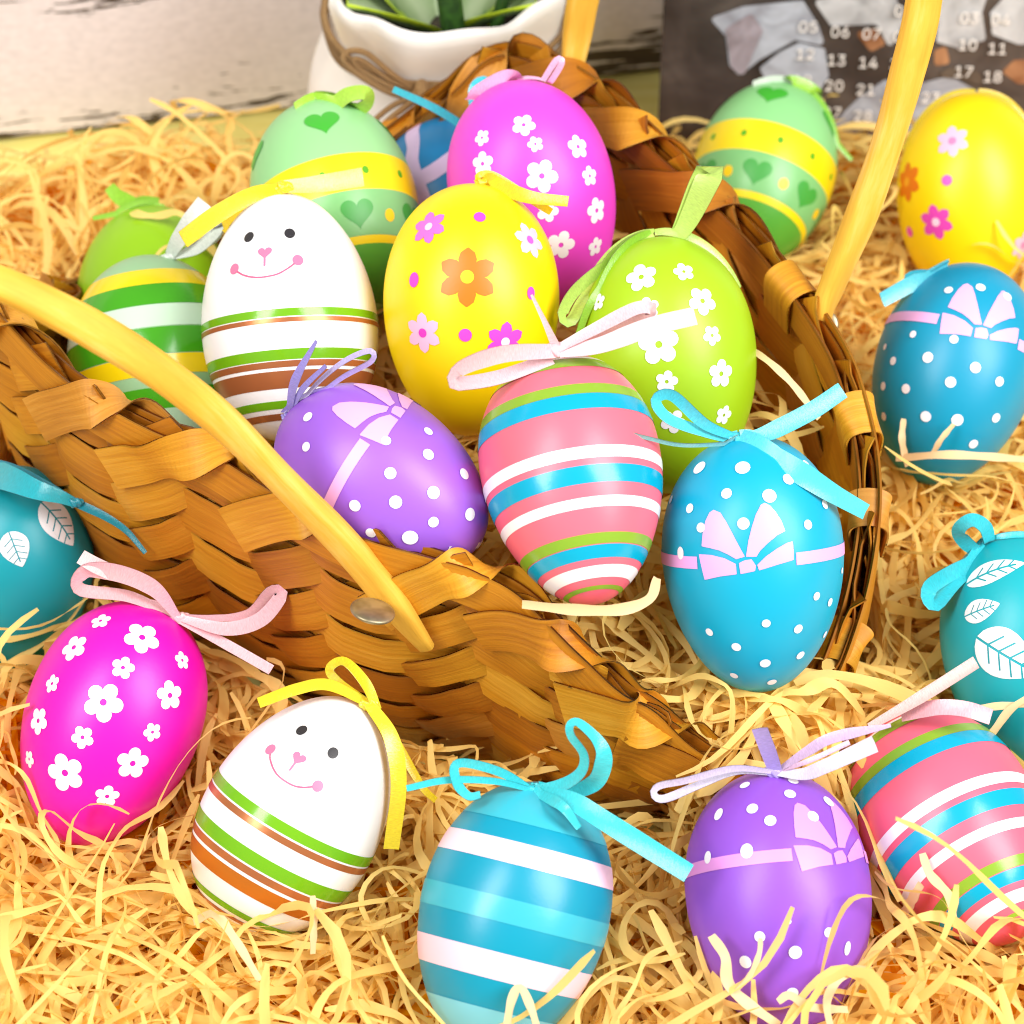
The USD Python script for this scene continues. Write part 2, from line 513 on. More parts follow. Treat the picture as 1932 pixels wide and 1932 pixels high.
def heart(r):
    t = np.linspace(0, 2 * np.pi, 40, endpoint=False)
    x = 16 * np.sin(t) ** 3
    y = 13 * np.cos(t) - 5 * np.cos(2 * t) - 2 * np.cos(3 * t) - np.cos(4 * t)
    return Polygon(np.stack([x, y], 1) * r / 16)


def oval(rx, ry):
    return affinity.scale(Point(0, 0).buffer(1, 8), rx, ry, origin=(0, 0))


def leaf(l, w, rot, veins=4):
    """A printed leaf along +x with its veins left open."""
    t = np.linspace(0, 1, 24)
    y = w * np.sin(np.pi * t ** 0.75) ** 0.8
    x = (t - 0.5) * 2 * l
    g = Polygon(np.r_[np.stack([x, y], 1), np.stack([x[::-1], -y[::-1]], 1)]).buffer(0)
    cut = [LineString([(-l, 0), (l * 0.7, 0)]).buffer(l * 0.035)]
    for i in range(veins):
        a = -l * 0.6 + i * l * 0.36
        for sg in (1, -1):
            cut.append(LineString([(a, 0), (a + l * 0.28, sg * w * 0.62)]).buffer(l * 0.025))
    return affinity.rotate(g.difference(unary_union(cut)), rot, origin=(0, 0))


eggs = []
all_eggs = {}


def start_egg(key, cx, cy, w, roll, tilt, k, label, shell_rgb, rough=0.4, depth=None, coat=0.0, aspect=1.0):
    e = Egg(cx, cy, w, roll, tilt, k, depth=depth, aspect=aspect)
    e.path = thing('easter_egg', e.c - np.array([0, 0, ER]), label, 'easter egg')
    m = PAINTS.get((shell_rgb, rough)) or PAINTS.setdefault((shell_rgb, rough), paint('egg_paint_%02d' % len(PAINTS), shell_rgb, rough, coat))
    e.shell(m, e.path)
    eggs.append(e)
    all_eggs[key] = e
    return e


PAINTS = {}


def P_(rgb, rough=0.4):
    return PAINTS.get((rgb, rough)) or PAINTS.setdefault((rgb, rough), paint('egg_paint_%02d' % len(PAINTS), rgb, rough))


def dots(e, pts, rgb=(250, 246, 252), name='dot', rough=0.45):
    for x, y, r, *ry in pts:
        lo, z = e.hit(x, y)
        e.decal(oval(e.mm(r), e.mm(ry[0] if ry else r)), (lo, z), P_(rgb, rough), e.path, name, off=0.00022)


def flowers(e, pts, rgb=(252, 244, 250), seed=1):
    rg = random.Random(seed)
    for x, y, r in pts:
        e.decal(flower5(e.mm(r) * 1.02, rg.uniform(0, 72)), e.hit(x, y), P_(rgb, 0.45), e.path, 'flower')


def back_flowers(e, seed, n, rgb=(252, 244, 250), rmin=16, rmax=34, six=None):
    """The same print goes on round the far side of the egg."""
    rg = random.Random(seed)
    for i in range(n):
        lo = math.pi + (i / n - 0.5) * 3.0 + rg.uniform(-.12, .12)
        z = e.A * (-0.62 + 1.24 * ((i * 0.618) % 1))
        g = flower6(e.mm(rg.uniform(rmin, rmax)), rg.uniform(0, 60)) if six else flower5(e.mm(rg.uniform(rmin, rmax)), rg.uniform(0, 72))
        e.decal(g, (lo, z), P_(rgb if not six else rg.choice(six), 0.45), e.path, 'flower')


def stripes(e, rows, rough=0.3):
    for z0, z1, rgb in rows:
        e.band(z0, z1, P_(rgb, rough), e.path)


def rows_from(e, conv, rows):
    """rows: (x0, y0, x1, y1, colour) in an enlargement -> axial limits."""
    out = []
    for x0, y0, x1, y1, rgb in rows:
        (a, b), (c, d) = conv((x0, y0), (x1, y1))
        out.append((e.hit(a, b)[1], e.hit(c, d)[1], rgb))
    return out


# ribbons ------------------------------------------------------------------
RIB = {}


def rib_mat(rgb):
    return RIB.get(rgb) or RIB.setdefault(rgb, fabric('satin_ribbon_%02d' % len(RIB), rgb))


def ribbon(e, pts, width, rgb, name='ribbon_tail', twist=(0.25, 0.25), off=0.0, d0=None):
    """pts: (x, y[, mm behind the egg's middle]); width in picture units (one or a pair)."""
    d0 = d0 or e.depth
    q = np.array([at(p[0], p[1], d0 + (p[2] if len(p) > 2 else 0.0) * 0.001) for p in pts])
    n = max(14, 8 * len(pts))
    path = spline(q, n)
    T = unit(np.gradient(path, axis=0))
    view = unit(CAM - path)
    a = np.interp(np.linspace(0, 1, n), np.linspace(0, 1, len(twist)), twist)[:, None]
    side0 = unit(np.cross(T, view))
    nrm0 = np.cross(side0, T)
    side = side0 * np.cos(a) + nrm0 * np.sin(a)
    w = np.interp(np.linspace(0, 1, n), np.linspace(0, 1, np.size(width)), np.atleast_1d(width)) / FOC * d0
    # keep it outside the egg
    for _ in range(2):
        L = e.local(path)
        rr = np.sqrt((L[:, 0] ** 2 + L[:, 1] ** 2) / e.R ** 2 + L[:, 2] ** 2 / e.A ** 2)
        ins = e.inside(path, 1.02)
        push = np.where(ins, 1.035 / np.maximum(rr, .3), 1.0)
        push = np.clip(push, 1, 1.6)
        path = e.c + (L * push[:, None]) @ e.M
    V, F, uv = strip(path, side, w, cup=0.06, thick=0.00022)
    put(name, V, F, rib_mat(rgb), e.path, uv=uv, smooth=False)


def knot(e, x, y, d, size, rgb):
    c = at(x, y, e.depth + d * 0.001)
    m = trimesh.creation.icosphere(3, 1.0)
    v = np.array(m.vertices)
    rad = 1 + 0.22 * np.sin(7 * v[:, 0] + 3 * v[:, 1]) * np.cos(5 * v[:, 2])
    s = e.mm(size)
    v = v * rad[:, None] * s
    v = v[:, :1] * VX * 1.2 + v[:, 1:2] * VU * 0.75 + v[:, 2:] * VB * 0.7 + c
    put('ribbon_knot', v, m.faces, rib_mat(rgb), e.path, smooth=True, uv=np.array(m.vertices)[:, :2] * 0.004)


def bow_print(e, lon0, rgb=(240, 176, 236), z_shift=0.0, line=None):
    """Printed ribbon with a bow; shapes learnt once from the blue egg's print."""
    for g, nm in BOW:
        gg = affinity.translate(g, lon0 * e.R, z_shift)
        e.decal(gg, None, P_(rgb, 0.45), e.path, nm, off=0.00016, wrap=True)
    lo, hi = BOW_BAND
    pts = []
    R = e.R
    a0, a1 = BOW_SPAN[1] + 0.0006, 2 * math.pi * R + BOW_SPAN[0] - 0.0006
    g = Polygon([(x, lo) for x in np.linspace(a0, a1, 60)] + [(x, hi) for x in np.linspace(a1, a0, 60)])
    e.decal(affinity.translate(g, lon0 * R, z_shift), None, P_(rgb, 0.45), e.path, 'printed_band', off=0.00016, wrap=True)

# ---------------------------------------------------------------- the eggs in the basket
CYAN, WHITE, PINK, OLIVE = (0, 164, 200), (252, 244, 246), (244, 108, 128), (134, 172, 48)
LILAC = (240, 178, 236)
Z9 = zc(920, 680, 3.715)
e = start_egg('pink_stripe', 1081, 904, 344, -10, -18, -0.14, 'pink egg with cyan, white and olive stripes lying in the basket, pale pink bow', PINK, 0.36, depth=0.544)
PINK_ROWS = rows_from(e, Z9, [(800, 62, 800, 74, WHITE), (800, 76, 800, 130, OLIVE), (800, 258, 800, 328, OLIVE), (800, 330, 800, 440, CYAN), (800, 714, 800, 802, WHITE),
                              (800, 852, 800, 985, CYAN), (800, 1086, 800, 1165, WHITE), (860, 1345, 860, 1425, OLIVE), (860, 1432, 860, 1530, CYAN), (880, 1578, 880, 1668, WHITE), (900, 1722, 900, 1752, OLIVE)])
stripes(e, PINK_ROWS, 0.22)
RP = (255, 206, 214)
knot(e, 1050, 660, -8, 20, RP)
ribbon(e, [(1050, 662, -9), (950, 668, -14), (872, 694, -18), (862, 722, -16), (940, 712, -9), (1042, 676, -7)], (26, 40, 34, 24), RP, 'ribbon_loop', (0.2, 0.9, 0.3))
ribbon(e, [(1056, 664, -9), (1130, 652, -12), (1230, 616, -16), (1312, 596, -16)], (22, 36, 34), RP, 'ribbon_tail')
ribbon(e, [(1056, 656, -9), (1120, 622, -12), (1200, 582, -14), (1226, 588, -12), (1150, 632, -9), (1062, 660, -7)], (16, 30, 34, 20), RP, 'ribbon_loop', (0.3, 0.8, 0.2))
ribbon(e, [(1050, 656, -9), (1030, 612, -12), (1003, 556, -14)], (18, 10, 5), RP, 'ribbon_tail')

ZB = zc(1300, 900, 3.22)
e = start_egg('blue_bow', 1421, 1064, 342, -3, 7, -0.10, 'sky blue egg with white dots and pink bow print, in the basket', (0, 166, 202), 0.40, depth=0.553)
BLUE_E = e


def learn(e, pts, lon0):
    o = []
    for x, y in pts:
        (px, py), = ZB((x, y))
        lo, z = e.hit(px, py)
        o.append(((lo - lon0) * e.R, z))
    return Polygon(o).buffer(0).buffer(0.0002).buffer(-0.0002)


lon0 = e.hit(*ZB((515, 660))[0])[0]
BOW = [(learn(e, p, lon0).buffer(0.0004).buffer(-0.0003), n) for p, n in (
    ([(232, 535), (238, 460), (256, 380), (280, 328), (303, 312), (345, 330), (380, 385), (420, 460), (460, 540), (495, 600), (445, 615), (395, 585), (340, 560), (280, 545)], 'bow_loop'),
    ([(510, 600), (525, 500), (545, 420), (570, 340), (600, 280), (622, 268), (655, 285), (690, 325), (725, 380), (748, 440), (700, 465), (640, 515), (590, 565), (570, 600)], 'bow_loop'),
    ([(215, 590), (290, 595), (370, 615), (440, 650), (445, 710), (350, 722), (250, 745)], 'bow_tail'),
    ([(580, 655), (630, 605), (700, 555), (760, 520), (795, 510), (800, 570), (800, 620), (700, 650), (590, 685)], 'bow_tail'),
    ([(465, 645), (500, 628), (540, 622), (565, 660), (560, 690), (475, 708)], 'bow_knot'))]
zz = [e.hit(*ZB(p)[0])[1] for p in ((60, 630), (60, 705), (960, 525), (960, 592))]
BOW_BAND = ((zz[1] + zz[3]) / 2 - 0.0001, (zz[0] + zz[2]) / 2 + 0.0001)
xs = [q[0] for g, n in BOW for q in g.exterior.coords]
BOW_SPAN = (min(xs), max(xs))
KNOT_Z = e.hit(*ZB((515, 660))[0])[1]
bow_print(e, lon0, (240, 172, 236))
bluedots = [(215, 45, 14), (485, 45, 14), (385, 207, 10), (652, 222, 13), (155, 300, 9), (38, 245, 8), (225, 420, 9), (490, 395, 11), (98, 580, 9, 12), (770, 118, 11), (998, 275, 9), (892, 402, 9),
            (880, 20, 8), (946, 850, 8), (1030, 888, 8), (632, 1020, 8), (832, 1055, 9), (998, 1090, 7), (278, 1075, 8), (446, 1168, 9), (845, 1220, 9), (626, 1270, 10), (432, 1347, 8), (668, 1388, 9), (880, 1310, 8), (1105, 690, 6)]
dots(e, [(*ZB((a[0], a[1]))[0], *a[2:]) for a in bluedots])
RB = (84, 220, 236)
knot(e, 1398, 832, -6, 20, RB)
ribbon(e, [(1398, 832, -7), (1450, 816, -10), (1530, 776, -14), (1590, 736, -16)], (22, 34, 34, 32), RB)
ribbon(e, [(1398, 832, -7), (1452, 858, -13), (1510, 892, -16), (1570, 930, -14), (1634, 966, -8)], (24, 40, 42, 34, 30), RB, twist=(0.1, 0.1))
ribbon(e, [(1396, 828, -6), (1330, 800, -8), (1268, 746, -9), (1237, 756, -9), (1262, 790, -8), (1330, 816, -6), (1392, 834, -5)], (12, 26, 30, 24, 12), RB, 'ribbon_loop', (0.3, 0.9, 0.4))
ribbon(e, [(1392, 836, -7), (1290, 840, -14), (1220, 826, -20), (1140, 804, -24)], (10, 9, 8), (150, 216, 214), twist=(0.9, 0.7))

Z3 = zc(0, 600, 1.932)
e = start_egg('purple_bow', 722, 905, 312, -57, -14, -0.10, 'purple egg with white dots lying on its side in the basket behind the handle', (154, 94, 214), 0.40, depth=0.553)
knot_lon = e.hit(*Z3((1500, 392))[0])[0]
bow_print(e, knot_lon, (238, 172, 226), e.hit(*Z3((1500, 392))[0])[1] - KNOT_Z)
dots(e, [(*Z3((a, b))[0], r) for a, b, r in [(1163, 415, 10), (1157, 527, 9), (1473, 627, 11), (1457, 505, 9), (1615, 557, 11), (1615, 470, 9), (1493, 735, 12), (1340, 748, 11), (1635, 700, 12), (1635, 810, 10), (1750, 630, 11), (1772, 782, 12), (1548, 868, 15), (1807, 915, 9), (1665, 940, 12), (1290, 880, 10), (1400, 850, 10)]])
RL = (150, 138, 214)
ribbon(e, [(545, 786, 0), (556, 720, -6), (597, 643, -10)], (10, 18, 6), RL)
ribbon(e, [(545, 786, 0), (570, 735, -5), (615, 690, -9)], (8, 12, 8), RL)
ribbon(e, [(547, 786, 0), (600, 722, -5), (652, 680, -8), (698, 662, -9), (700, 682, -8), (640, 716, -5), (560, 780, -1)], (8, 11, 13, 11, 8), (196, 182, 232), 'ribbon_loop', (0.8, 0.6))
knot(e, 546, 788, 0, 13, RL)

Z7 = zc(470, 160, 2.542)
e = start_egg('yellow_flower', 889, 585, 332, 1, 0, -0.08, 'yellow egg printed with one large orange flower, in the middle of the basket', (253, 216, 0), 0.40, depth=0.588)
for (x, y, r, rot, c, cc) in [(935, 720, 34, 20, (240, 110, 200), (252, 200, 240)), (1125, 968, 52, 0, (234, 116, 0), (253, 206, 6)), (1435, 785, 34, 10, (250, 196, 224), (236, 90, 200))]:
    (px, py), = Z7((x, y))
    e.decal(flower6(e.mm(r), rot), e.hit(px, py), P_(c), e.path, 'flower')
    dots(e, [(px, py, r * 0.24)], cc, 'flower_centre')
for (x, y, r, rot, c, cc) in [(798, 628, 36, 0, (250, 190, 218), (226, 60, 190)), (953, 645, 36, 0, (232, 70, 200), (250, 220, 240))]:
    e.decal(flower6(e.mm(r), rot), e.hit(x, y), P_(c), e.path, 'flower')
    dots(e, [(x, y, r * 0.24)], cc, 'flower_centre')
dots(e, [(905, 410, 11), (782, 528, 11, 14), (878, 632, 12), (1001, 553, 9, 12)], (232, 70, 196))
back_flowers(e, 5, 7, six=[(240, 110, 200), (250, 160, 0), (250, 190, 218)])
RY = (246, 208, 20)
ribbon(e, [(908, 345, -2), (925, 335, -4), (945, 352, -6), (1000, 372, -10), (1072, 380, -12)], (12, 26, 28, 22, 20), RY)
ribbon(e, [(908, 350, -2), (902, 332, -3), (930, 330, -3), (985, 365, -5), (1040, 400, -6)], (10, 14, 18, 14), RY)
knot(e, 912, 346, -2, 14, RY)

e = start_egg('lime_flower', 1258, 690, 340, -4, 4, -0.08, 'lime green egg with white flowers by the basket\'s right wall', (160, 200, 24), 0.40, depth=0.588)
flowers(e, [(1210, 523, 30), (1290, 513, 20), (1325, 568, 28), (1222, 582, 22), (1243, 650, 38), (1343, 633, 19), (1360, 705, 27), (1258, 720, 21), (1365, 783, 19), (1130, 570, 17), (1270, 795, 24)], seed=4)
back_flowers(e, 7, 9)
RG = (196, 226, 110)
ribbon(e, [(1238, 488, -2), (1160, 494, -6), (1092, 542, -10), (1062, 590, -12), (1078, 604, -10), (1118, 550, -6), (1236, 490, -2)], (16, 26, 34, 30, 20), RG, 'ribbon_loop', (0.3, 1.0, 0.5))
ribbon(e, [(1240, 486, -2), (1288, 434, -6), (1330, 350, -12), (1340, 325, -12), (1322, 350, -9), (1282, 436, -4), (1242, 488, 0)], (14, 40, 56, 40, 14), RG, 'ribbon_loop', (0.2, 0.5, 0.3))
ribbon(e, [(1240, 484, -2), (1300, 488, -3), (1350, 522, -2), (1384, 556, 0)], (12, 18, 16, 10), RG)
ribbon(e, [(1236, 488, -2), (1180, 505, -8), (1120, 562, -12), (1088, 640, -10)], (12, 18, 15, 12), (140, 190, 50))
knot(e, 1238, 486, -3, 15, RG)

e = start_egg('bunny', 546, 600, 332, -4, -9, 0.10, 'white bunny-faced egg standing in the basket behind the purple one', (252, 250, 250), 0.34, depth=0.596)
Z2 = zc(120, 360, 3.019)
GRASS, COPPER = (112, 176, 24), (190, 116, 70)
PAINTS[(COPPER, 0.16)] = paint('copper_foil', COPPER, 0.28, metal=0.45)
PAINTS[((206, 124, 30), 0.16)] = paint('copper_foil_golden', (200, 116, 34), 0.3, metal=0.4)
B_ROWS = rows_from(e, Z2, [(1400, 726, 1400, 772, GRASS), (1400, 779, 1400, 806, COPPER), (1400, 965, 1400, 1028, GRASS), (1400, 1034, 1400, 1072, COPPER), (1400, 1092, 1400, 1196, COPPER), (1300, 1275, 1300, 1322, GRASS), (1300, 1350, 1300, 1390, COPPER)])
stripes(e, B_ROWS, 0.16)
FP = (240, 118, 156)


def face(e, conv, eyes, nose, noserot, mouth, cheeks):
    for i, (x, y) in enumerate(eyes):
        e.decal(oval(e.mm(10), e.mm(11.5)), e.hit(*conv((x, y))[0]), P_((46, 44, 48)), e.path, 'eye')
    lo, z = e.hit(*conv(nose)[0])
    e.decal(unary_union([heart(e.mm(13.5)), affinity.translate(LineString([(0, 0), (0, -e.mm(27))]).buffer(e.mm(2)), 0, 0)]), (lo, z), P_(FP), e.path, 'nose')
    pts = [e.hit(*conv(p)[0]) for p in mouth]
    q = spline(np.array([(a * e.R, b, 0) for a, b in pts]), 30)[:, :2]
    e.decal(LineString(q).buffer(e.mm(1.6)), None, P_((214, 96, 134)), e.path, 'mouth', wrap=True)
    for x, y in cheeks:
        e.decal(oval(e.mm(10), e.mm(11)), e.hit(*conv((x, y))[0]), P_(FP), e.path, 'cheek', off=0.0002)


face(e, Z2, [(1107, 312), (1346, 290)], (1200, 402), 0, [(1022, 505), (1080, 538), (1160, 550), (1260, 535), (1330, 500), (1394, 452)], [(1022, 500), (1394, 448)])
ribbon(e, [(536, 356, -3), (480, 366, -5), (410, 404, -9), (345, 452, -12)], (22, 32, 36, 36), (250, 216, 20), twist=(0.2, 0.5))
ribbon(e, [(536, 352, -3), (600, 347, -5), (685, 334, -6)], (24, 34, 36), (252, 232, 110))
ribbon(e, [(534, 354, -2), (500, 372, -1), (455, 410, 1), (425, 440, 3)], (18, 24, 20, 16), (250, 216, 20))
knot(e, 536, 354, -3, 16, (250, 216, 20))

e = start_egg('green_heart', 634, 398, 312, -14, -24, -0.06, 'mint green egg with hearts and a yellow band, rearmost at the basket\'s left side', (146, 204, 138), 0.40, depth=0.636)
MINT2, GREEN2, YEL = (124, 190, 118), (84, 164, 52), (244, 216, 14)
H_ROWS = rows_from(e, Z7, [(500, 357, 530, 540, YEL), (530, 540, 560, 768, MINT2), (560, 770, 560, 812, YEL)])
H_ROWS.append((H_ROWS[-1][1], -EA * 0.99, GREEN2))
stripes(e, H_ROWS, 0.35)
lat = (H_ROWS[1][0] + H_ROWS[1][1]) / 2
blat = (H_ROWS[0][0] + H_ROWS[0][1]) / 2


def heart_print(e, lon1, n=7):
    for i in range(n):
        lo = lon1 + i * 2 * math.pi / n
        e.decal(heart(0.0043), (lo, lat), P_((62, 160, 62)), e.path, 'heart', off=0.0002)
        e.decal(oval(0.0015, 0.0017), (lo + math.pi / n, lat - 0.001), P_((250, 206, 10)), e.path, 'dot', off=0.0002)
    for i in range(12):
        e.decal(oval(0.0009, 0.0011), (lon1 + 0.2 + i * 2 * math.pi / 12, blat), P_((84, 168, 20)), e.path, 'dot', off=0.0002)
    for i in range(5):
        e.decal(affinity.rotate(heart(0.0046), 0, origin=(0, 0)), (lon1 - 0.15 + i * 2 * math.pi / 5, blat + 0.0165), P_((62, 170, 46)), e.path, 'heart', off=0.0002)


heart_print(e, e.hit(*Z7((583, 655))[0])[0])
RGL = (176, 222, 70)
ribbon(e, [(602, 228, -2), (625, 205, -5), (655, 180, -8), (690, 176, -9), (685, 200, -6), (645, 215, -3), (606, 230, -1)], (20, 34, 40, 34, 20), RGL, 'ribbon_loop', (0.3, 0.9, 0.4))
ribbon(e, [(602, 228, -2), (585, 236, -4), (572, 242, -5)], (18, 20, 18), RGL)
knot(e, 602, 228, -3, 14, RGL)

e = start_egg('magenta_flower', 1006, 374, 312, -12, 8, -0.08, 'orchid pink egg with white flowers at the back of the basket', (240, 70, 208), 0.42, depth=0.622)
flowers(e, [(988, 236, 22), (910, 260, 16), (1010, 272, 15), (1090, 277, 23), (911, 309, 23), (1022, 332, 31), (1112, 332, 19), (1125, 397, 25), (1033, 398, 21), (1058, 462, 28), (1123, 465, 19), (960, 440, 24)], seed=9)
back_flowers(e, 17, 9)
ribbon(e, [(982, 220, -1), (975, 200, -3), (955, 192, -4), (912, 190, -4), (906, 214, -3)], (30, 36, 34, 30), (255, 196, 222), 'ribbon_loop', (0.2, 0.5))
ribbon(e, [(985, 218, -1), (1020, 160, -5), (1050, 114, -8), (1059, 120, -8), (1032, 164, -5), (992, 218, 0)], (10, 12, 14, 12, 8), (250, 190, 222), 'ribbon_loop', (0.7, 0.4))
knot(e, 985, 219, -1, 12, (255, 196, 222))

e = start_egg('lattice', 832, 428, 290, 6, -6, -0.06, 'deep blue egg with crossing pale lilac bands, half hidden at the basket\'s back', (10, 128, 186), 0.40, depth=0.674)
for pts in ([(872, 215), (858, 300), (850, 400), (870, 480), (905, 580), (960, 700)], [(770, 560), (850, 500), (950, 450), (1090, 345)]):
    q = [e.hit(*Z7(p)[0]) for p in pts]
    q = spline(np.array([(a * e.R, b, 0) for a, b in q]), 40)[:, :2]
    for sgn in (0, math.pi):
        e.decal(affinity.translate(LineString(q).buffer(e.mm(15), cap_style=2), sgn * e.R, 0), None, P_((222, 196, 232)), e.path, 'printed_band', wrap=True)
RT = (70, 204, 226)
ribbon(e, [(890, 248, -24), (820, 204, -30), (742, 168, -32)], (16, 15, 12), RT)
ribbon(e, [(922, 262, -30), (905, 205, -32), (902, 170, -33), (918, 164, -32), (928, 205, -30), (924, 262, -28)], (26, 36, 38, 34, 26), RT, 'ribbon_loop', (0.1, 0.5, 0.2))

e = start_egg('lime_plain', 300, 604, 306, -6, -10, -0.04, 'plain lime green egg standing behind the green and yellow striped one', (140, 188, 16), 0.38, depth=0.668)
ribbon(e, [(300, 392, 0), (262, 388, -2), (225, 372, -4), (206, 352, -5)], (14, 24, 30, 22), (160, 216, 70))
ribbon(e, [(300, 394, 0), (250, 398, -3), (175, 412, -5)], (10, 12, 8), (160, 212, 80))
knot(e, 298, 391, -1, 10, (160, 216, 70))
e = start_egg('green_stripe', 299, 716, 334, -7, -12, -0.06, 'green, yellow and mint striped egg with a white ribbon at the basket\'s left end', (146, 190, 140), 0.38, depth=0.622)
MINT, GRN, YL2 = (196, 224, 198), (66, 158, 24), (236, 206, 10)
rows = rows_from(e, Z2, [(600, 496, 600, 582, YL2), (600, 582, 600, 700, GRN), (600, 704, 600, 832, MINT), (620, 836, 660, 990, GRN), (720, 992, 720, 1108, YL2), (460, 1210, 500, 1335, GRN)])
rows.append((rows[-1][1], -e.A * 0.99, (170, 206, 172)))
stripes(e, rows, 0.2)
ribbon(e, [(318, 486, -2), (335, 455, -6), (362, 415, -9), (387, 382, -10)], (18, 30, 36, 34), (226, 232, 226))
ribbon(e, [(318, 486, -2), (370, 470, -4), (404, 440, -6), (412, 424, -6), (400, 450, -4), (330, 484, -2)], (10, 22, 26, 22, 10), (220, 230, 222), 'ribbon_loop', (0.2, 0.6, 0.3))
knot(e, 318, 486, -2, 11, (226, 232, 226))

# ---------------------------------------------------------------- the eggs on the straw
Z5 = zc(0, 1300, 1.932)
e = start_egg('magenta_front', 211, 1365, 332, 19, 4, -0.08, 'bright magenta egg with white flowers on the straw, pale pink bow', (238, 6, 178), 0.40)
flowers(e, [(190, 1172, 20), (268, 1203, 34), (140, 1222, 28), (343, 1246, 18), (232, 1260, 22), (99, 1290, 18), (320, 1312, 28), (195, 1325, 37), (73, 1360, 26), (156, 1391, 22), (287, 1381, 18), (56, 1432, 17), (250, 1440, 31), (123, 1458, 37), (202, 1502, 23)], (252, 236, 244), 12)
back_flowers(e, 27, 10)
RP2 = (255, 196, 204)
knot(e, 338, 1166, -2, 16, RP2)
ribbon(e, [(336, 1166, -3), (292, 1112, -8), (225, 1082, -12), (162, 1078, -12), (152, 1112, -10), (245, 1126, -5), (332, 1164, -2)], (14, 34, 40, 30, 24, 12), RP2, 'ribbon_loop', (0.2, 0.8, 0.3))
ribbon(e, [(215, 1082, -11), (180, 1066, -13), (152, 1050, -14)], (30, 30, 28), (255, 220, 222))
ribbon(e, [(340, 1166, -3), (425, 1186, -6), (490, 1170, -8), (530, 1124, -10), (512, 1118, -9), (470, 1158, -6), (400, 1166, -4), (342, 1164, -2)], (12, 28, 34, 30, 14, 12), RP2, 'ribbon_loop', (0.2, 0.7, 0.4))
ribbon(e, [(340, 1170, -3), (420, 1212, -5), (512, 1264, -6)], (14, 20, 20), RP2)

Z12 = zc(370, 1340, 3.864)
e = start_egg('bunny_front', 557, 1536, 338, 30, 10, 0.10, 'white bunny-faced egg leaning on the straw in front of the basket', (252, 250, 250), 0.34, depth=0.553)
rows = rows_from(e, Z12, [(705, 1020, 660, 1090, GRASS), (655, 1105, 625, 1150, COPPER), (560, 1290, 505, 1380, GRASS), (497, 1392, 468, 1440, COPPER), (455, 1462, 400, 1555, (206, 124, 30)), (330, 1668, 310, 1702, GRASS), (300, 1722, 290, 1740, COPPER)])
stripes(e, rows, 0.16)
face(e, Z12, [(848, 335), (1083, 505)], (825, 545), 0, [(614, 485), (612, 560), (660, 665), (760, 740), (850, 765), (965, 755)], [(614, 480), (968, 755)])
RYF = (250, 220, 40)
knot(e, 694, 1328, -4, 15, RYF)
ribbon(e, [(690, 1324, -4), (620, 1292, -8), (560, 1300, -10), (488, 1326, -12)], (16, 22, 22, 20), RYF)
ribbon(e, [(690, 1324, -4), (640, 1288, -6), (622, 1262, -7), (650, 1248, -7), (690, 1290, -6), (712, 1340, -4)], (16, 20, 24, 24, 18), RYF, 'ribbon_loop', (0.3, 0.9, 0.3))
ribbon(e, [(698, 1330, -5), (738, 1392, -8), (752, 1480, -8), (738, 1602, -6)], (22, 32, 30, 30), RYF)
ribbon(e, [(698, 1330, -4), (752, 1410, -4), (796, 1484, -2), (822, 1510, 0)], (14, 20, 16, 12), (240, 206, 20))

Z4 = zc(780, 1400, 3.22)
e = start_egg('blue_stripe', 969, 1728, 358, 14, 0, -0.06, 'blue egg with pale pink and light blue stripes at the bottom edge, aqua bow', (0, 148, 178), 0.34)
L_ = (58, 178, 198)
rows = rows_from(e, Z4, [(700, 440, 700, 652, L_), (700, 777, 700, 922, (252, 214, 232)), (700, 1145, 700, 1306, L_), (700, 1500, 700, 1678, (252, 210, 228)), (700, 1870, 700, 1915, L_)])
rows[0] = (EA * 0.995, rows[0][1], L_)
rows[-1] = (rows[-1][0], -EA * 0.99, (120, 204, 222))
stripes(e, rows, 0.3)
RA = (62, 216, 226)
z4 = lambda *p: [(*Z4((a, b))[0], d) for a, b, d in p]
knot(e, *Z4((850, 462))[0], -3, 17, RA)
ribbon(e, z4((840, 462, -4), (600, 405, -7), (300, 398, -9), (45, 450, -10)), (10, 14, 14, 12), RA, twist=(0.6, 0.3))
ribbon(e, z4((840, 462, -4), (640, 350, -7), (420, 290, -9), (345, 320, -10), (370, 430, -9), (440, 500, -8), (510, 490, -8)), (12, 18, 20, 20, 26, 20), RA, 'ribbon_loop', (0.4, 0.6, 0.9))
ribbon(e, z4((850, 460, -4), (1020, 430, -8), (1140, 350, -12), (1160, 240, -14), (1080, 120, -15), (1075, 50, -15), (1130, 40, -14), (1240, 140, -12), (1285, 250, -11), (1240, 400, -8), (1090, 470, -5), (870, 470, -3)), (16, 26, 24, 20, 18, 22, 36, 34, 24, 16), RA, 'ribbon_loop', (0.2, 0.8, 0.4, 0.3))
ribbon(e, z4((850, 462, -4), (1070, 520, -12), (1300, 660, -16), (1820, 985, -18)), (18, 36, 38, 36), RA, twist=(0.1, 0.25))
ribbon(e, z4((850, 470, -4), (1020, 560, -14), (1130, 700, -14)), (14, 22, 12), RA, twist=(0.1, 0.1))

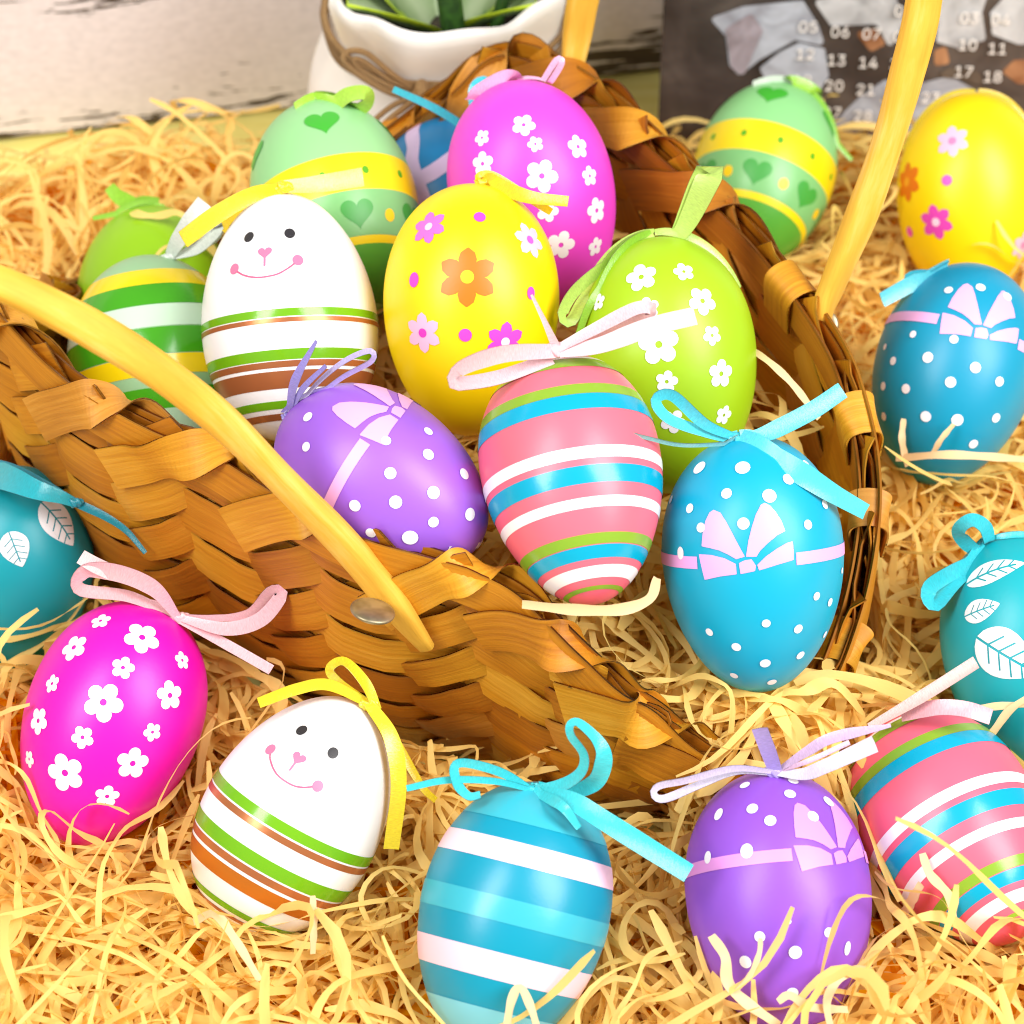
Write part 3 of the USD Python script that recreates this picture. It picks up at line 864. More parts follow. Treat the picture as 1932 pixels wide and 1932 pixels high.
ZL = zc(1240, 1400, 3.22)
e = start_egg('purple_front', 1470, 1702, 350, -6, -6, -0.10, 'purple egg with white dots and printed pink bow at the bottom edge, lavender bow', (144, 80, 206), 0.40, depth=0.538)
bow_print(e, e.hit(*ZL((1290, 880))[0])[0], (232, 150, 226), e.hit(*ZL((1290, 880))[0])[1] - KNOT_Z)
dots(e, [(*ZL((a, b))[0], *r) for a, b, *r in [(462, 885, 9, 12), (705, 845, 12, 14), (852, 655, 11), (740, 580, 11), (530, 615, 10, 13), (975, 488, 11), (1215, 535, 12), (1120, 628, 11), (693, 433, 10), (995, 408, 10), (787, 1382, 10), (1215, 1355, 9), (1008, 1480, 12), (1333, 1455, 8, 13), (698, 1540, 12), (990, 1735, 11), (966, 1287, 5), (1310, 1810, 8, 12)]])
RLV = (186, 168, 228)
RLW = (226, 216, 240)
zl = lambda *p: [(*ZL((a, b))[0], d) for a, b, d in p]
knot(e, *ZL((885, 345))[0], -2, 17, RLV)
ribbon(e, zl((885, 345, -3), (840, 220, -8), (785, 75, -13)), (26, 30, 30), RLV, twist=(0.15, 0.3))
ribbon(e, zl((900, 350, -3), (1060, 360, -6), (1200, 310, -9), (1510, 170, -14)), (14, 26, 28, 32), RLW, twist=(0.3, 0.15))
ribbon(e, zl((910, 330, -3), (1080, 220, -6), (1250, 130, -8), (1610, 55, -9)), (10, 22, 22, 6), (214, 182, 220), twist=(0.5, 0.3))
ribbon(e, zl((920, 335, -3), (1100, 275, -7), (1350, 160, -9)), (8, 10, 10), (226, 186, 216))
ribbon(e, zl((870, 345, -3), (620, 325, -7), (320, 400, -9), (150, 435, -10), (120, 490, -10), (190, 515, -9), (400, 430, -6), (640, 345, -4), (860, 350, -2)), (10, 16, 18, 22, 14, 12), RLW, 'ribbon_loop', (0.6, 0.9, 0.4))

Z6 = zc(1600, 960, 2.055)
e = start_egg('pink_front', 1797, 1563, 344, -31, -22, -0.14, 'pink egg with cyan, white and olive stripes on the straw at the right edge', (242, 100, 126), 0.36)
stripes(e, PINK_ROWS, 0.22)
z6 = lambda *p: [(*Z6((a, b))[0], d) for a, b, d in p]
ribbon(e, z6((330, 905, -4), (460, 868, -10), (580, 872, -13), (690, 905, -14)), (18, 30, 30, 30), (255, 186, 196))
ribbon(e, z6((200, 945, -4), (400, 830, -10), (630, 685, -16)), (14, 24, 24), (252, 198, 190))

e = start_egg('teal_right', 1944, 1232, 326, -12, 0, -0.06, 'teal egg with white leaves cut by the right edge, aqua bow', (14, 166, 178), 0.40)
for x, y, l, w, r in [(700, 318, 58, 24, 10), (650, 475, 38, 22, 8), (750, 660, 66, 46, -42)]:
    e.decal(leaf(e.mm(l), e.mm(w), r), e.hit(*Z6((x, y))[0]), P_((234, 236, 238)), e.path, 'printed_leaf')
for i in range(5):
    e.decal(leaf(e.mm(48), e.mm(30), 20 * i), (math.pi + (i - 2) * 0.8, EA * (0.5 - 0.25 * i)), P_((234, 236, 238)), e.path, 'printed_leaf')
RTQ = (48, 200, 214)
knot(e, *Z6((680, 250))[0], -1, 16, RTQ)
ribbon(e, z6((680, 250, -2), (610, 225, -5), (560, 160, -8), (610, 115, -9), (670, 150, -7), (690, 245, -3)), (14, 30, 34, 30, 14), RTQ, 'ribbon_loop', (0.2, 0.8, 0.3))
ribbon(e, z6((680, 250, -2), (580, 300, -6), (445, 385, -10), (465, 450, -10), (550, 360, -7), (676, 256, -3)), (14, 32, 40, 30, 14), RTQ, 'ribbon_loop', (0.2, 0.8, 0.3))
ribbon(e, z6((684, 246, -2), (740, 188, -5), (826, 178, -6)), (10, 12, 12), RTQ)

e = start_egg('blue_right', 1799, 706, 302, 16, -12, -0.08, 'blue egg with white dots and printed pink bow half sunk in straw beyond the basket', (0, 146, 184), 0.40)
bow_print(e, e.hit(1852, 628)[0], (238, 176, 228), e.hit(1852, 628)[1] - KNOT_Z)
dots(e, [(a / 2 + 966, b / 2 + 579.6, r) for a, b, r in [(1515, 103, 7), (1668, 122, 8), (1440, 203, 8), (1570, 190, 10), (1748, 228, 10), (1403, 298, 8), (1488, 308, 9), (1655, 283, 10), (1838, 280, 9), (1562, 412, 10), (1680, 425, 11), (1825, 417, 9), (1410, 150, 6), (1740, 515, 9), (1405, 412, 8)]] + [(1850, 543, 9), (1900, 560, 9), (1790, 548, 8)])
ribbon(e, [(1790, 528, -2), (1735, 530, -5), (1664, 566, -8)], (20, 32, 28), (92, 206, 220))
ribbon(e, [(1790, 528, -2), (1750, 518, -4), (1715, 524, -5), (1730, 545, -3), (1788, 532, -1)], (14, 22, 22, 14), (70, 196, 216), 'ribbon_loop', (0.4, 0.8))
knot(e, 1788, 529, -2, 14, (70, 196, 216))

e = start_egg('yellow_right', 1830, 372, 273, 2, 0, -0.06, 'yellow egg with pink and orange flowers standing before the calendar', (252, 212, 0), 0.40)
for x, y, r, c, cc in [(1797, 266, 30, (250, 186, 210), (240, 130, 180)), (1712, 343, 36, (226, 112, 0), (240, 160, 30)), (1766, 419, 32, (226, 70, 180), (250, 210, 230)), (1930, 462, 28, (250, 186, 210), (240, 130, 180))]:
    e.decal(flower6(e.mm(r), 12), e.hit(x, y), P_(c), e.path, 'flower')
    dots(e, [(x, y, r * 0.25)], cc, 'flower_centre')
dots(e, [(1787, 340, 10), (1717, 437, 10)], (236, 80, 190))
back_flowers(e, 35, 6, six=[(240, 110, 200), (250, 160, 0), (250, 190, 218)])
ribbon(e, [(1842, 216, 0), (1890, 222, -3), (1940, 244, -4)], (12, 14, 12), (226, 196, 30))
ribbon(e, [(1838, 218, 0), (1770, 238, -2), (1690, 286, -2)], (8, 9, 7), (214, 196, 60))
knot(e, 1840, 216, 0, 11, (226, 196, 30))

Z2b = zc(1250, 0, 2.576)
e = start_egg('heart_right', 1440, 330, 266, 17, -30, -0.06, 'mint green egg with hearts and a yellow band on the straw before the calendar', (138, 204, 132), 0.38)
stripes(e, H_ROWS, 0.35)
heart_print(e, e.hit(*Z2b((560, 965))[0])[0])
ribbon(e, [(1478, 190, 0), (1490, 172, -3), (1515, 176, -3), (1522, 196, -1), (1490, 200, 1)], (24, 36, 40, 26), (150, 206, 50), 'ribbon_loop', (0.2, 0.8))
ribbon(e, [(1500, 200, 0), (1550, 240, -3), (1607, 302, -4)], (10, 12, 8), (140, 200, 50))
ribbon(e, [(1480, 194, 0), (1445, 184, -2), (1424, 188, -2)], (14, 20, 14), (226, 232, 224))
knot(e, 1482, 194, 0, 12, (150, 206, 50))

e = start_egg('teal_left', 14, 1088, 312, 12, 30, -0.06, 'teal egg with white leaves cut by the left edge, shiny aqua ribbon', (4, 150, 164), 0.40)
Z8 = zc(0, 880, 3.45)
for x, y, l, w, r in [(400, 490, 50, 34, -65), (105, 665, 34, 27, -58)]:
    e.decal(leaf(e.mm(l), e.mm(w), r), e.hit(*Z8((x, y))[0]), P_((226, 226, 228)), e.path, 'printed_leaf')
z8 = lambda *p: [(*Z8((a, b))[0], d) for a, b, d in p]
ribbon(e, z8((-120, 130, -16), (60, 190, -26), (230, 260, -30), (400, 310, -28), (500, 350, -26)), (36, 52, 46, 34, 18), (30, 180, 196), twist=(0.2, 0.4))
ribbon(e, z8((-150, 60, -14), (100, 130, -18), (320, 240, -22), (500, 345, -25), (700, 440, -27), (850, 540, -28), (980, 690, -28)), (16, 20, 18, 16, 16, 12, 8), (10, 140, 160))
knot(e, *Z8((505, 350))[0], -26, 12, (20, 150, 170))


# ---------------------------------------------------------------- the basket
RIM_PX = [(20, 602, .100), (105, 690, .099), (180, 745, .098), (300, 808, .097), (400, 843, .096), (540, 930, .095), (670, 1003, .093), (820, 1052, .091), (892, 1078, .088), (978, 1124, .084),
          (1090, 1234, .075), (1160, 1306, .067), (1225, 1350, .060), (1333, 1436, .047), (1440, 1425, .041), (1540, 1330, .044), (1605, 1170, .056), (1636, 1010, .068), (1636, 880, .077), (1612, 760, .084),
          (1575, 660, .089), (1500, 545, .094), (1400, 425, .097), (1265, 295, .098), (1130, 178, .099), (1000, 105, .099), (920, 112, .094), (830, 190, .084), (700, 290, .072), (560, 390, .066), (420, 465, .044), (270, 515, .032), (120, 560, .052), (-10, 572, .088)]
NR = 480
rim = spline(np.array([at_z(*p) for p in RIM_PX]), NR, closed=True)
cen = rim.mean(0)
foot = cen + (rim - cen) * 0.90
foot[:, 2] = 0.009
foot[:, :2] += np.array([-0.004, 0.004])
HGT = 0.095
RIML = np.linalg.norm(np.diff(np.vstack([rim, rim[:1]]), axis=0), axis=1).sum()
rim_p, foot_p = np.vstack([rim, rim[:2]]), np.vstack([foot, foot[:2]])


def wall(u, s):
    """Place on the basket's side: u once round (0..1), s from the rim (0) to the foot (1); s < 0 stands above the rim."""
    u, s = np.broadcast_arrays(np.asarray(u, float) % 1.0, np.asarray(s, float))
    x = u * NR
    i = np.floor(x).astype(int) % NR
    f = (x - np.floor(x))[..., None]
    a = rim_p[i] * (1 - f) + rim_p[i + 1] * f
    b = foot_p[i] * (1 - f) + foot_p[i + 1] * f
    ss = s[..., None]
    out = unit((a - cen) * np.array([1, 1, 0]))
    return a * (1 - ss) + b * ss + out * 0.0065 * np.sin(np.pi * np.clip(ss, 0, 1))


def wall_n(u, s):
    e = 2e-3
    du = wall(np.asarray(u) + e, s) - wall(np.asarray(u) - e, s)
    ds = wall(u, np.asarray(s) + e) - wall(u, np.asarray(s) - e)
    n = unit(np.cross(du, ds))
    c = wall(u, s) - cen
    c[..., 2] = 0
    sg = np.sign((n * c).sum(-1, keepdims=True))
    return n * sg


def wall_strip(us, ss, off, width, thick=0.0007, side_dir=None):
    us, ss, off = (np.asarray(a, float) for a in np.broadcast_arrays(us, ss, off))
    n = wall_n(us, ss)
    p = wall(us, ss) + n * off[:, None]
    T = unit(np.gradient(p, axis=0))
    side = unit(np.cross(n, T))
    nn = unit(np.cross(T, side))
    return strip(p, side, width, cup=0.02, nrm=nn, thick=thick)


rb = random.Random(11)
basket = thing('wicker_basket', [cen[0], cen[1], 0.004], 'woven chip-wood basket holding the eggs, its two cane handles folded outward', 'basket')
NST, ROWS, SKEW = 38, 6, 0.14
AMP = 0.0012
sq = lambda x: np.clip(1.5 * np.cos(np.pi * x), -1, 1)
for j in range(ROWS):
    sj = (j + 0.55) / ROWS
    n = 300
    u = np.linspace(0, 1, n + 1) + rb.uniform(0, 1)
    ph = (u + SKEW * sj) * NST
    o = AMP * sq(ph) * (-1) ** j
    wob = 0.006 * np.sin(2 * np.pi * (u * 3 + rb.random())) + 0.004 * np.sin(2 * np.pi * (u * 11 + rb.random()))
    V, F, uv = wall_strip(u, sj + wob, o, 0.0131 + 0.0009 * np.sin(2 * np.pi * (5 * u + j)))
    put('weaver', V, F, WOOD[(j * 2 + 1) % 3], basket, uv=uv + np.array([j * 1.7, j * .31]))
for i in range(NST):
    s = np.linspace(-0.01, 1.03, 44)
    u = i / NST - SKEW * s + rb.uniform(-.0015, .0015)
    o = -AMP * sq(i + s * ROWS - 0.55)
    V, F, uv = wall_strip(u, s, o, 0.0106 + rb.uniform(-.0012, .0009))
    put('stake', V, F, WOOD[rb.choice([0, 0, 1, 2, 2, 3])], basket, uv=uv + np.array([i * .37, i * .053]))
# rim bands outside and inside
for off, s0, w, k in ((0.0024, 0.045, 0.0100, 0), (-0.0024, 0.05, 0.0096, 1)):
    u = np.linspace(0, 1, 361)
    wob = 0.008 * np.sin(2 * np.pi * (u * 5 + off * 300))
    V, F, uv = wall_strip(u, s0 + wob, off, w, 0.0010)
    put('rim_band', V, F, WOOD[k], basket, uv=uv)
# strips folded over the rim, slanting, one over the next like a braid
NF = 23
for i in range(NF):
    uc = (i + rb.uniform(-.15, .15)) / NF
    h = rb.uniform(0.0044, 0.0050)
    dn = rb.uniform(0.19, 0.25)
    lean = rb.uniform(0.040, 0.060)
    if rim[int(uc % 1 * NR) % NR][1] < 0.43 and rim[int(uc % 1 * NR) % NR][0] < 0.05:      # the front edge is pressed flat
        h, lean = rb.uniform(0.0040, 0.0044), rb.uniform(0.024, 0.036)
    rp = rim[int(uc % 1 * NR) % NR]
    wid = rb.uniform(0.0112, 0.0134)
    if rp[0] > 0.066 and rp[1] < 0.475:       # plain wraps across the rim at the right end
        lean, dn, wid = rb.uniform(-0.003, 0.004), rb.uniform(0.13, 0.17), rb.uniform(0.0090, 0.0112)
    k8 = 0.008 if wid > 0.0112 else 0.0
    out_s, out_o, uu = [], [], []
    for a in np.linspace(0, 1, 12):
        out_s.append(dn * (1 - a) ** 1.2); out_o.append(0.0033 + (h - 0.0033) * a); uu.append(uc - lean * (1 - a))
    for a in np.linspace(0, np.pi, 9)[1:-1]:
        out_s.append(-math.sin(a) * h * 0.5 / HGT); out_o.append(h * math.cos(a)); uu.append(uc + k8 * a / np.pi)
    for a in np.linspace(0, 1, 12):
        out_s.append((0.10 if rp[1] < 0.43 and rp[0] < 0.05 else 0.24 if wid > 0.0112 else 0.14) * a ** 1.2); out_o.append(-h + (h - 0.0033) * a); uu.append(uc + k8 + lean * 0.95 * a)
    # frames from the finished path
    us, ss, oo = np.array(uu), np.array(out_s), np.array(out_o)
    sb = np.clip(ss, 0, 1)
    nrm = wall_n(us, np.maximum(sb, 0.02))
    p = wall(us, sb) + nrm * oo[:, None]
    p[:, 2] += np.where(ss < 0, -ss * HGT, 0)
    p = spline(p, 46)
    for _ in range(16):
        p[1:-1] = 0.25 * p[:-2] + 0.5 * p[1:-1] + 0.25 * p[2:]
    T = unit(np.gradient(p, axis=0))
    us = np.interp(np.linspace(0, 1, 46), np.linspace(0, 1, len(us)), us)
    du = unit(wall(us + .003, 0.05) - wall(us - .003, 0.05))
    side = unit(du - T * (du * T).sum(1, keepdims=True))
    V, F, uv = strip(p, side, wid, cup=0.0, nrm=unit(np.cross(side, T)), thick=0.0008)
    put('rim_fold', V, F, WOOD[rb.choice([0, 1, 2, 2, 3])], basket, uv=uv + i * .21)
# the floor of the basket: a woven mat, one strip each
fp = Polygon(foot[:, :2]).buffer(-0.003)
x0, y0, x1, y1 = fp.bounds
for a in range(2):
    lo, hi = (x0, x1) if a == 0 else (y0, y1)
    n = int((hi - lo) / 0.0125)
    for i in range(n):
        c = lo + (i + .5) * 0.0125
        ln = LineString([(c, y0 - .1), (c, y1 + .1)] if a == 0 else [(x0 - .1, c), (x1 + .1, c)]).intersection(fp)
        if ln.is_empty or ln.length < 0.02:
            continue
        if ln.geom_type != 'LineString':
            ln = max(ln.geoms, key=lambda g: g.length)
        q = np.array([ln.interpolate(t, normalized=True).coords[0] for t in np.linspace(0, 1, 30)])
        idx = (q[:, 1] if a == 0 else q[:, 0]) / 0.0125
        z = 0.0085 + (0.0006 if a == 0 else -0.0006) * np.cos(np.pi * (idx + i))
        p = np.c_[q, z]
        T = unit(np.gradient(p, axis=0))
        V, F, uv = strip(p, unit(np.cross(T, [0, 0, 1.0])), 0.0108, thick=0.0006)
        put('floor_strip', V, F, WOOD[(i + a) % 3], basket, uv=uv)

GU, GS = np.meshgrid(np.linspace(0, 1, 700, endpoint=False), np.linspace(0, 0.6, 80))
GP = wall(GU, GS).reshape(-1, 3)
GN = wall_n(GU, np.maximum(GS, .02)).reshape(-1, 3)
rel = GP - CAM
gd = rel @ VF
GX, GY = HALF + FOC * (rel @ VX) / gd, HALF - FOC * (rel @ VU) / gd


def on_wall(px, py, out, facing=True):
    """Place on the outer side of the basket seen at a picture place, moved out by some metres."""
    ok = (GN * (CAM - GP)).sum(1) > 0 if facing else (GN * (CAM - GP)).sum(1) < 0
    d = (GX - px) ** 2 + (GY - py) ** 2 + np.where(ok, 0, 1e9)
    i = int(np.argmin(d))
    return GP[i] + GN[i] * out, GN[i]


def cane(name, pts, width, thick, nrm_hint, taper=(0.5, 0.5)):
    n = 90
    p = spline(np.array(pts), n)
    T = unit(np.gradient(p, axis=0))
    h = np.array(nrm_hint)
    h = np.stack([np.interp(np.linspace(0, 1, n), np.linspace(0, 1, len(h)), h[:, k]) for k in range(3)], 1)
    nn = unit(h - T * (h * T).sum(1, keepdims=True))
    side = np.cross(T, nn)
    m = 14
    a = np.arange(m) * 2 * np.pi / m
    t = np.linspace(0, 1, n)
    tp = np.ones(n)
    tp = np.minimum(tp, taper[0] + (1 - taper[0]) * np.clip(t / 0.06, 0, 1))
    tp = np.minimum(tp, taper[1] + (1 - taper[1]) * np.clip((1 - t) / 0.06, 0, 1))
    wob = 1 + 0.05 * np.sin(t * 23) + 0.03 * np.sin(t * 51 + 1)
    ca, sa = np.sign(np.cos(a)) * np.abs(np.cos(a)) ** 0.7, np.sign(np.sin(a)) * np.abs(np.sin(a)) ** 0.7
    V = p[:, None] + (side[:, None] * ca[None, :, None] * width / 2 + nn[:, None] * sa[None, :, None] * thick / 2) * (tp * wob)[:, None, None]
    i, j = np.meshgrid(np.arange(n - 1), np.arange(m), indexing='ij')
    A_, B_ = i * m + j, i * m + (j + 1) % m
    F = np.stack([A_, B_, B_ + m, A_ + m], -1).reshape(-1, 4)
    T3 = np.vstack([F[:, [0, 1, 2]], F[:, [0, 2, 3]]])
    V = np.vstack([V.reshape(-1, 3), p[:1], p[-1:]])
    jj = np.arange(m)
    T3 = np.vstack([T3, np.stack([np.full(m, n * m), (jj + 1) % m, jj], 1), np.stack([np.full(m, n * m + 1), (n - 1) * m + jj, (n - 1) * m + (jj + 1) % m], 1)])
    s = np.r_[0, np.cumsum(np.linalg.norm(np.diff(p, axis=0), axis=1))]
    uv = np.stack([np.repeat(s, m), np.tile(a * width / 6, n)], 1)
    uv = np.vstack([uv, [[0, 0], [s[-1], 0]]])
    return put(name, V, T3, CANE, basket, uv=uv, smooth=True)


p1, n1 = on_wall(800, 1215, 0)
p2, n2 = on_wall(756, 1158, 0)
d1, dA = depth_of(p1) - 0.0065, depth_of(p2) - 0.0075
left_end = at_z(-70, 575, 0.086)
cane('handle', [at(805, 1222, d1), at(756, 1158, dA), at(703, 1088, dA - .003), at(633, 1008, dA - .009), at(534, 908, dA - .018), at(422, 797, dA - .029), at(316, 712, dA - .039), at(211, 643, dA - .048), at(105, 584, dA - .056), at(0, 534, dA - .062), at(-110, 500, dA - .062), at(-200, 500, dA - .045), at(-225, 540, dA - .012), left_end + np.array([-.012, -.004, 0.0]), left_end + np.array([-.004, .0, -.02])],
     0.0078, 0.0050, [n1, n2, VB, VB * .8 + VU * .6, VB + VU * .4, VB, VB])
rB, rC = at_z(1545, 610, 0.092), at_z(1083, 140, 0.099)
dB, dC = depth_of(rB) + 0.006, depth_of(rC) + 0.007
outB, outC = unit((rB - cen) * np.array([1, 1, 0])), unit((rC - cen) * np.array([1, 1, 0]))
cane('handle', [at(1552, 690, dB + .012), at(1550, 600, dB), at(1572, 535, dB - .004), at(1626, 405, dB - .014), at(1673, 272, dB - .024), at(1708, 150, dB - .034), at(1743, 0, dB - .044), at(1745, -180, dB - .055),
                at(1640, -360, (dB + dC) / 2 - .055), at(1420, -440, (dB + dC) / 2 - .052), at(1220, -330, dC - .035), at(1128, -130, dC - .022), at(1100, 0, dC - .010), at(1088, 75, dC - .003), at(1080, 130, dC), at(1074, 190, dC + .006)],
     0.0084, 0.0050, [outB, outB * .5 + VB, VB, VB, VB, VB, VB, outC * .3 + VB])


def rivet(p, n, r=0.0047):
    m = trimesh.creation.icosphere(3, 1.0)
    v = np.array(m.vertices)
    n = unit(n)
    a = unit(np.cross(n, [0.3, 0.2, 1.0]))
    b = np.cross(n, a)
    z = np.sign(v[:, 2:]) * np.abs(v[:, 2:]) ** 0.8
    v = p + v[:, :1] * a * r + v[:, 1:2] * b * r + z * n * 0.0011
    put('rivet', v, m.faces, METAL, basket, smooth=True)


rivet(at(703, 1153, dA - .0085), VU * .85 + VB * .48 + VX * .22, 0.0051)
rivet(at(1556, 612, dB + .003), -outB * .4 + VB, 0.0035)
rivet(at(1080, 140, dC + .003), -outC, 0.0035)

# ---------------------------------------------------------------- wood wool
EG = list(all_eggs.values())
INNER = Polygon(np.vstack([rim, rim[:1]])[:, :2]).buffer(0)
import shapely


def strands(n, seed, start, top, length=(0.03, 0.085), width=(0.0012, 0.0026), curl=1.0, keep=None, pts=20, steep=0.12, lift=0.006, grow=1.03, zmin=0.0025, body=None):
    """n paper-thin wood shreds. start(rng, n) -> xy; top(xy) -> height of the heap there."""
    g = np.random.default_rng(seed)
    xy = start(g, n)
    L = g.uniform(*length, n) * np.where(g.random(n) < 0.2, 1.4, 1.0)
    ds = L / (pts - 1)
    kap = g.normal(0, 16, n) * curl
    tight = g.random(n) < 0.16 * curl
    kap = np.where(tight, g.choice([-1, 1], n) * g.uniform(60, 130, n), kap)
    dk = g.normal(0, 500, n) * curl
    th0 = g.uniform(0, 2 * np.pi, n)
    t = np.arange(pts)[None] * ds[:, None] - (L / 2)[:, None]
    th = th0[:, None] + kap[:, None] * t + 0.5 * dk[:, None] * t * t + np.cumsum(g.normal(0, 0.15 * curl, (n, pts)), 1)
    x = xy[:, :1] + np.cumsum(np.cos(th), 1) * ds[:, None]
    y = xy[:, 1:] + np.cumsum(np.sin(th), 1) * ds[:, None]
    x -= x.mean(1, keepdims=True) - xy[:, :1]
    y -= y.mean(1, keepdims=True) - xy[:, 1:]
    lay = g.random(n) ** 0.8
    hump = g.uniform(-0.4, 1.0, n) * lift
    ph = g.uniform(0, np.pi, n)
    arch = np.sin(np.pi * np.linspace(0, 1, pts))[None] * hump[:, None] + 0.3 * hump[:, None] * np.sin(3 * np.pi * np.linspace(0, 1, pts)[None] + ph[:, None])
    slope = g.normal(0, steep, n)[:, None] * t
    H = top(np.stack([x, y], -1))
    z = zmin + lay[:, None] * (H - zmin) + arch + slope
    z = np.maximum(z, zmin)
    P = np.stack([x, y, z], -1)
    if keep is not None:
        k = keep(P)
        P, lay, L = P[k], lay[k], L[k]
        n = len(P)
    if body is not None:
        ins = inside_poly(P, body)
        idx = np.argwhere(ins)
        if len(idx):
            q = P[ins]
            ring = body.exterior
            pt = shapely.line_interpolate_point(ring, shapely.line_locate_point(ring, shapely.points(q[:, 0], q[:, 1])))
            P[ins, 0], P[ins, 1] = shapely.get_x(pt), shapely.get_y(pt)
    # lie round the eggs, not through them
    hitany = np.zeros(n, bool)
    for e in EG:
        near = np.linalg.norm(P.mean(1) - e.c, axis=1) < 0.09
        if not near.any():
            continue
        idx = np.nonzero(near)[0]
        Q = e.local(P[idx])
        rr = np.sqrt((Q[..., 0] ** 2 + Q[..., 1] ** 2) / (e.R * (1 - .12 * e.k * 0)) ** 2 + Q[..., 2] ** 2 / e.A ** 2)
        ins = rr < grow
        dp = np.where(ins, rr, 9).min(1)
        push = np.where(ins, grow / np.maximum(rr, .2), 1)
        Qn = Q * push[..., None]
        P[idx] = e.c + Qn @ e.M
        bad = (dp < 0.90) | (ins & (P[idx][..., 2] > e.c[2] + 0.006)).any(1)
        hitany[idx[bad]] = True
    P = P[~hitany]
    L = L[~hitany]
    n = len(P)
    # smooth what the pushing bent
    for _ in range(2):
        P[:, 1:-1] = 0.25 * P[:, :-2] + 0.5 * P[:, 1:-1] + 0.25 * P[:, 2:]
    P[..., 2] = np.maximum(P[..., 2], 0.0012)
    T = unit(np.gradient(P, axis=1))
    up = np.array([0, 0, 1.0])
    s0 = unit(np.cross(T, up + 1e-6))
    n0 = np.cross(s0, T)
    tw = (g.normal(0, 0.55, n)[:, None] + np.cumsum(g.normal(0, 0.16, (n, P.shape[1])), 1))[..., None]
    side = s0 * np.cos(tw) + n0 * np.sin(tw)
    w = g.uniform(*width, n)[:, None, None] * np.ones((1, P.shape[1], 1))
    w = w * (1 + 0.28 * np.sin(g.uniform(0, 6.28, n)[:, None] + np.arange(P.shape[1])[None] * g.uniform(0.4, 1.1, n)[:, None]))[..., None]
    w[:, 0] *= 0.5
    w[:, -1] *= 0.5
    nn = np.cross(side, T)
    V = np.stack([P - side * w / 2, P + nn * w * 0.03, P + side * w / 2], 2)
    k = P.shape[1]
    base = (np.arange(n) * k * 3)[:, None]
    i = np.arange(k - 1)[None]
    A_ = base + i * 3
    F = np.concatenate([np.stack([A_, A_ + 1, A_ + 4, A_ + 3], -1).reshape(-1, 4), np.stack([A_ + 1, A_ + 2, A_ + 5, A_ + 4], -1).reshape(-1, 4)])
    s = np.linspace(0, 1, k)[None, :, None] * L[:, None, None] + g.uniform(0, 5, n)[:, None, None]
    uv = np.stack(np.broadcast_arrays(s, np.array([0, .5, 1.0])[None, None] * w + g.uniform(0, 3, n)[:, None, None]), -1)
    return V.reshape(-1, 3), F, uv.reshape(-1, 2)


def inside_poly(P, poly):
    return shapely.contains_xy(poly, P[..., 0].ravel(), P[..., 1].ravel()).reshape(P.shape[:-1])


FOOT = Polygon(foot[:, :2]).buffer(0)
BODY = unary_union([INNER, FOOT]).buffer(0.0085).simplify(0.0008)


def bed_top(xy):
    x, y = xy[..., 0], xy[..., 1]
    q = np.stack([x * 26, y * 26, x * 0 + 2.3], -1)
    h = 0.020 + 0.016 * (meshkit.fbm(q, 3, 5) - 0.42)
    h = h + 0.026 * np.exp(-(((x + 0.12) / 0.07) ** 2 + ((y - 0.57) / 0.045) ** 2)) + 0.016 * np.exp(-(((x + 0.14) / 0.05) ** 2 + ((y - 0.44) / 0.04) ** 2)) + 0.008 * np.exp(-(((x - .07) / 0.05) ** 2 + ((y - 0.30) / 0.03) ** 2))
    h = h + 0.012 * np.exp(-(((x + 0.12) / 0.06) ** 2 + ((y - 0.30) / 0.025) ** 2)) + 0.010 * np.exp(-(((x - .115) / 0.035) ** 2 + ((y - 0.300) / 0.025) ** 2)) + 0.012 * np.exp(-(((x - .12) / 0.04) ** 2 + ((y - 0.435) / 0.025) ** 2))
    h = h + 0.016 * np.exp(-(((x + 0.128) / 0.03) ** 2 + ((y - 0.372) / 0.020) ** 2))
    h = h * np.clip((0.620 + 0.177 * x + 0.035 * np.exp(-((x + .10) / .08) ** 2) - y) / 0.045, 0.12, 1.0)
    return np.maximum(h, 0.005)


def bed_start(g, n):
    y = 0.245 + (0.665 - 0.245) * g.random(n) ** 1.12
    x = (g.random(n) * 2 - 1) * (0.085 + 0.24 * y)
    return np.stack([x, y], 1)


def bed_keep(P):
    a = inside_poly(P, BODY).sum(1) > 5
    wallside = P[..., 1] > 0.633 + 0.177 * P[..., 0]
    pot = (P[..., 0] + 0.0195) ** 2 + (P[..., 1] - 0.600) ** 2 < 0.046 ** 2
    cal = (P[..., 1] > 0.640 - 0.02 * P[..., 0]) & (P[..., 0] > 0.035)
    yy = P[:, 10, 1] - 0.177 * P[:, 10, 0] - 0.03 * np.exp(-((P[:, 10, 0] + .10) / .08) ** 2)
    thin = np.abs(np.sin(P[:, 10, 0] * 9e4)) > 1.15 - np.clip((yy - 0.612) / 0.03, 0, 1)
    return ~(a | wallside.any(1) | pot.any(1) | cal.any(1) | thin)


V, F, uv = strands(7500, 1, bed_start, lambda q: bed_top(q) * 0.68, width=(0.0014, 0.0030), keep=bed_keep, lift=0.005, body=BODY)
tag(stage.GetPrimAtPath(put('deep_straw', V, F, STRAW_DEEP, uv=uv, smooth=True)), 'golden lower layer of wood wool shreds under the eggs', 'straw', kind='stuff')
V, F, uv = strands(11500, 2, bed_start, bed_top, length=(0.03, 0.095), width=(0.0008, 0.0024), curl=1.4, steep=0.22, keep=bed_keep, lift=0.011, body=BODY)
tag(stage.GetPrimAtPath(put('straw_bed', V, F, STRAW, uv=uv, smooth=True)), 'pale curly wood wool shreds spread round the basket', 'straw', kind='stuff')

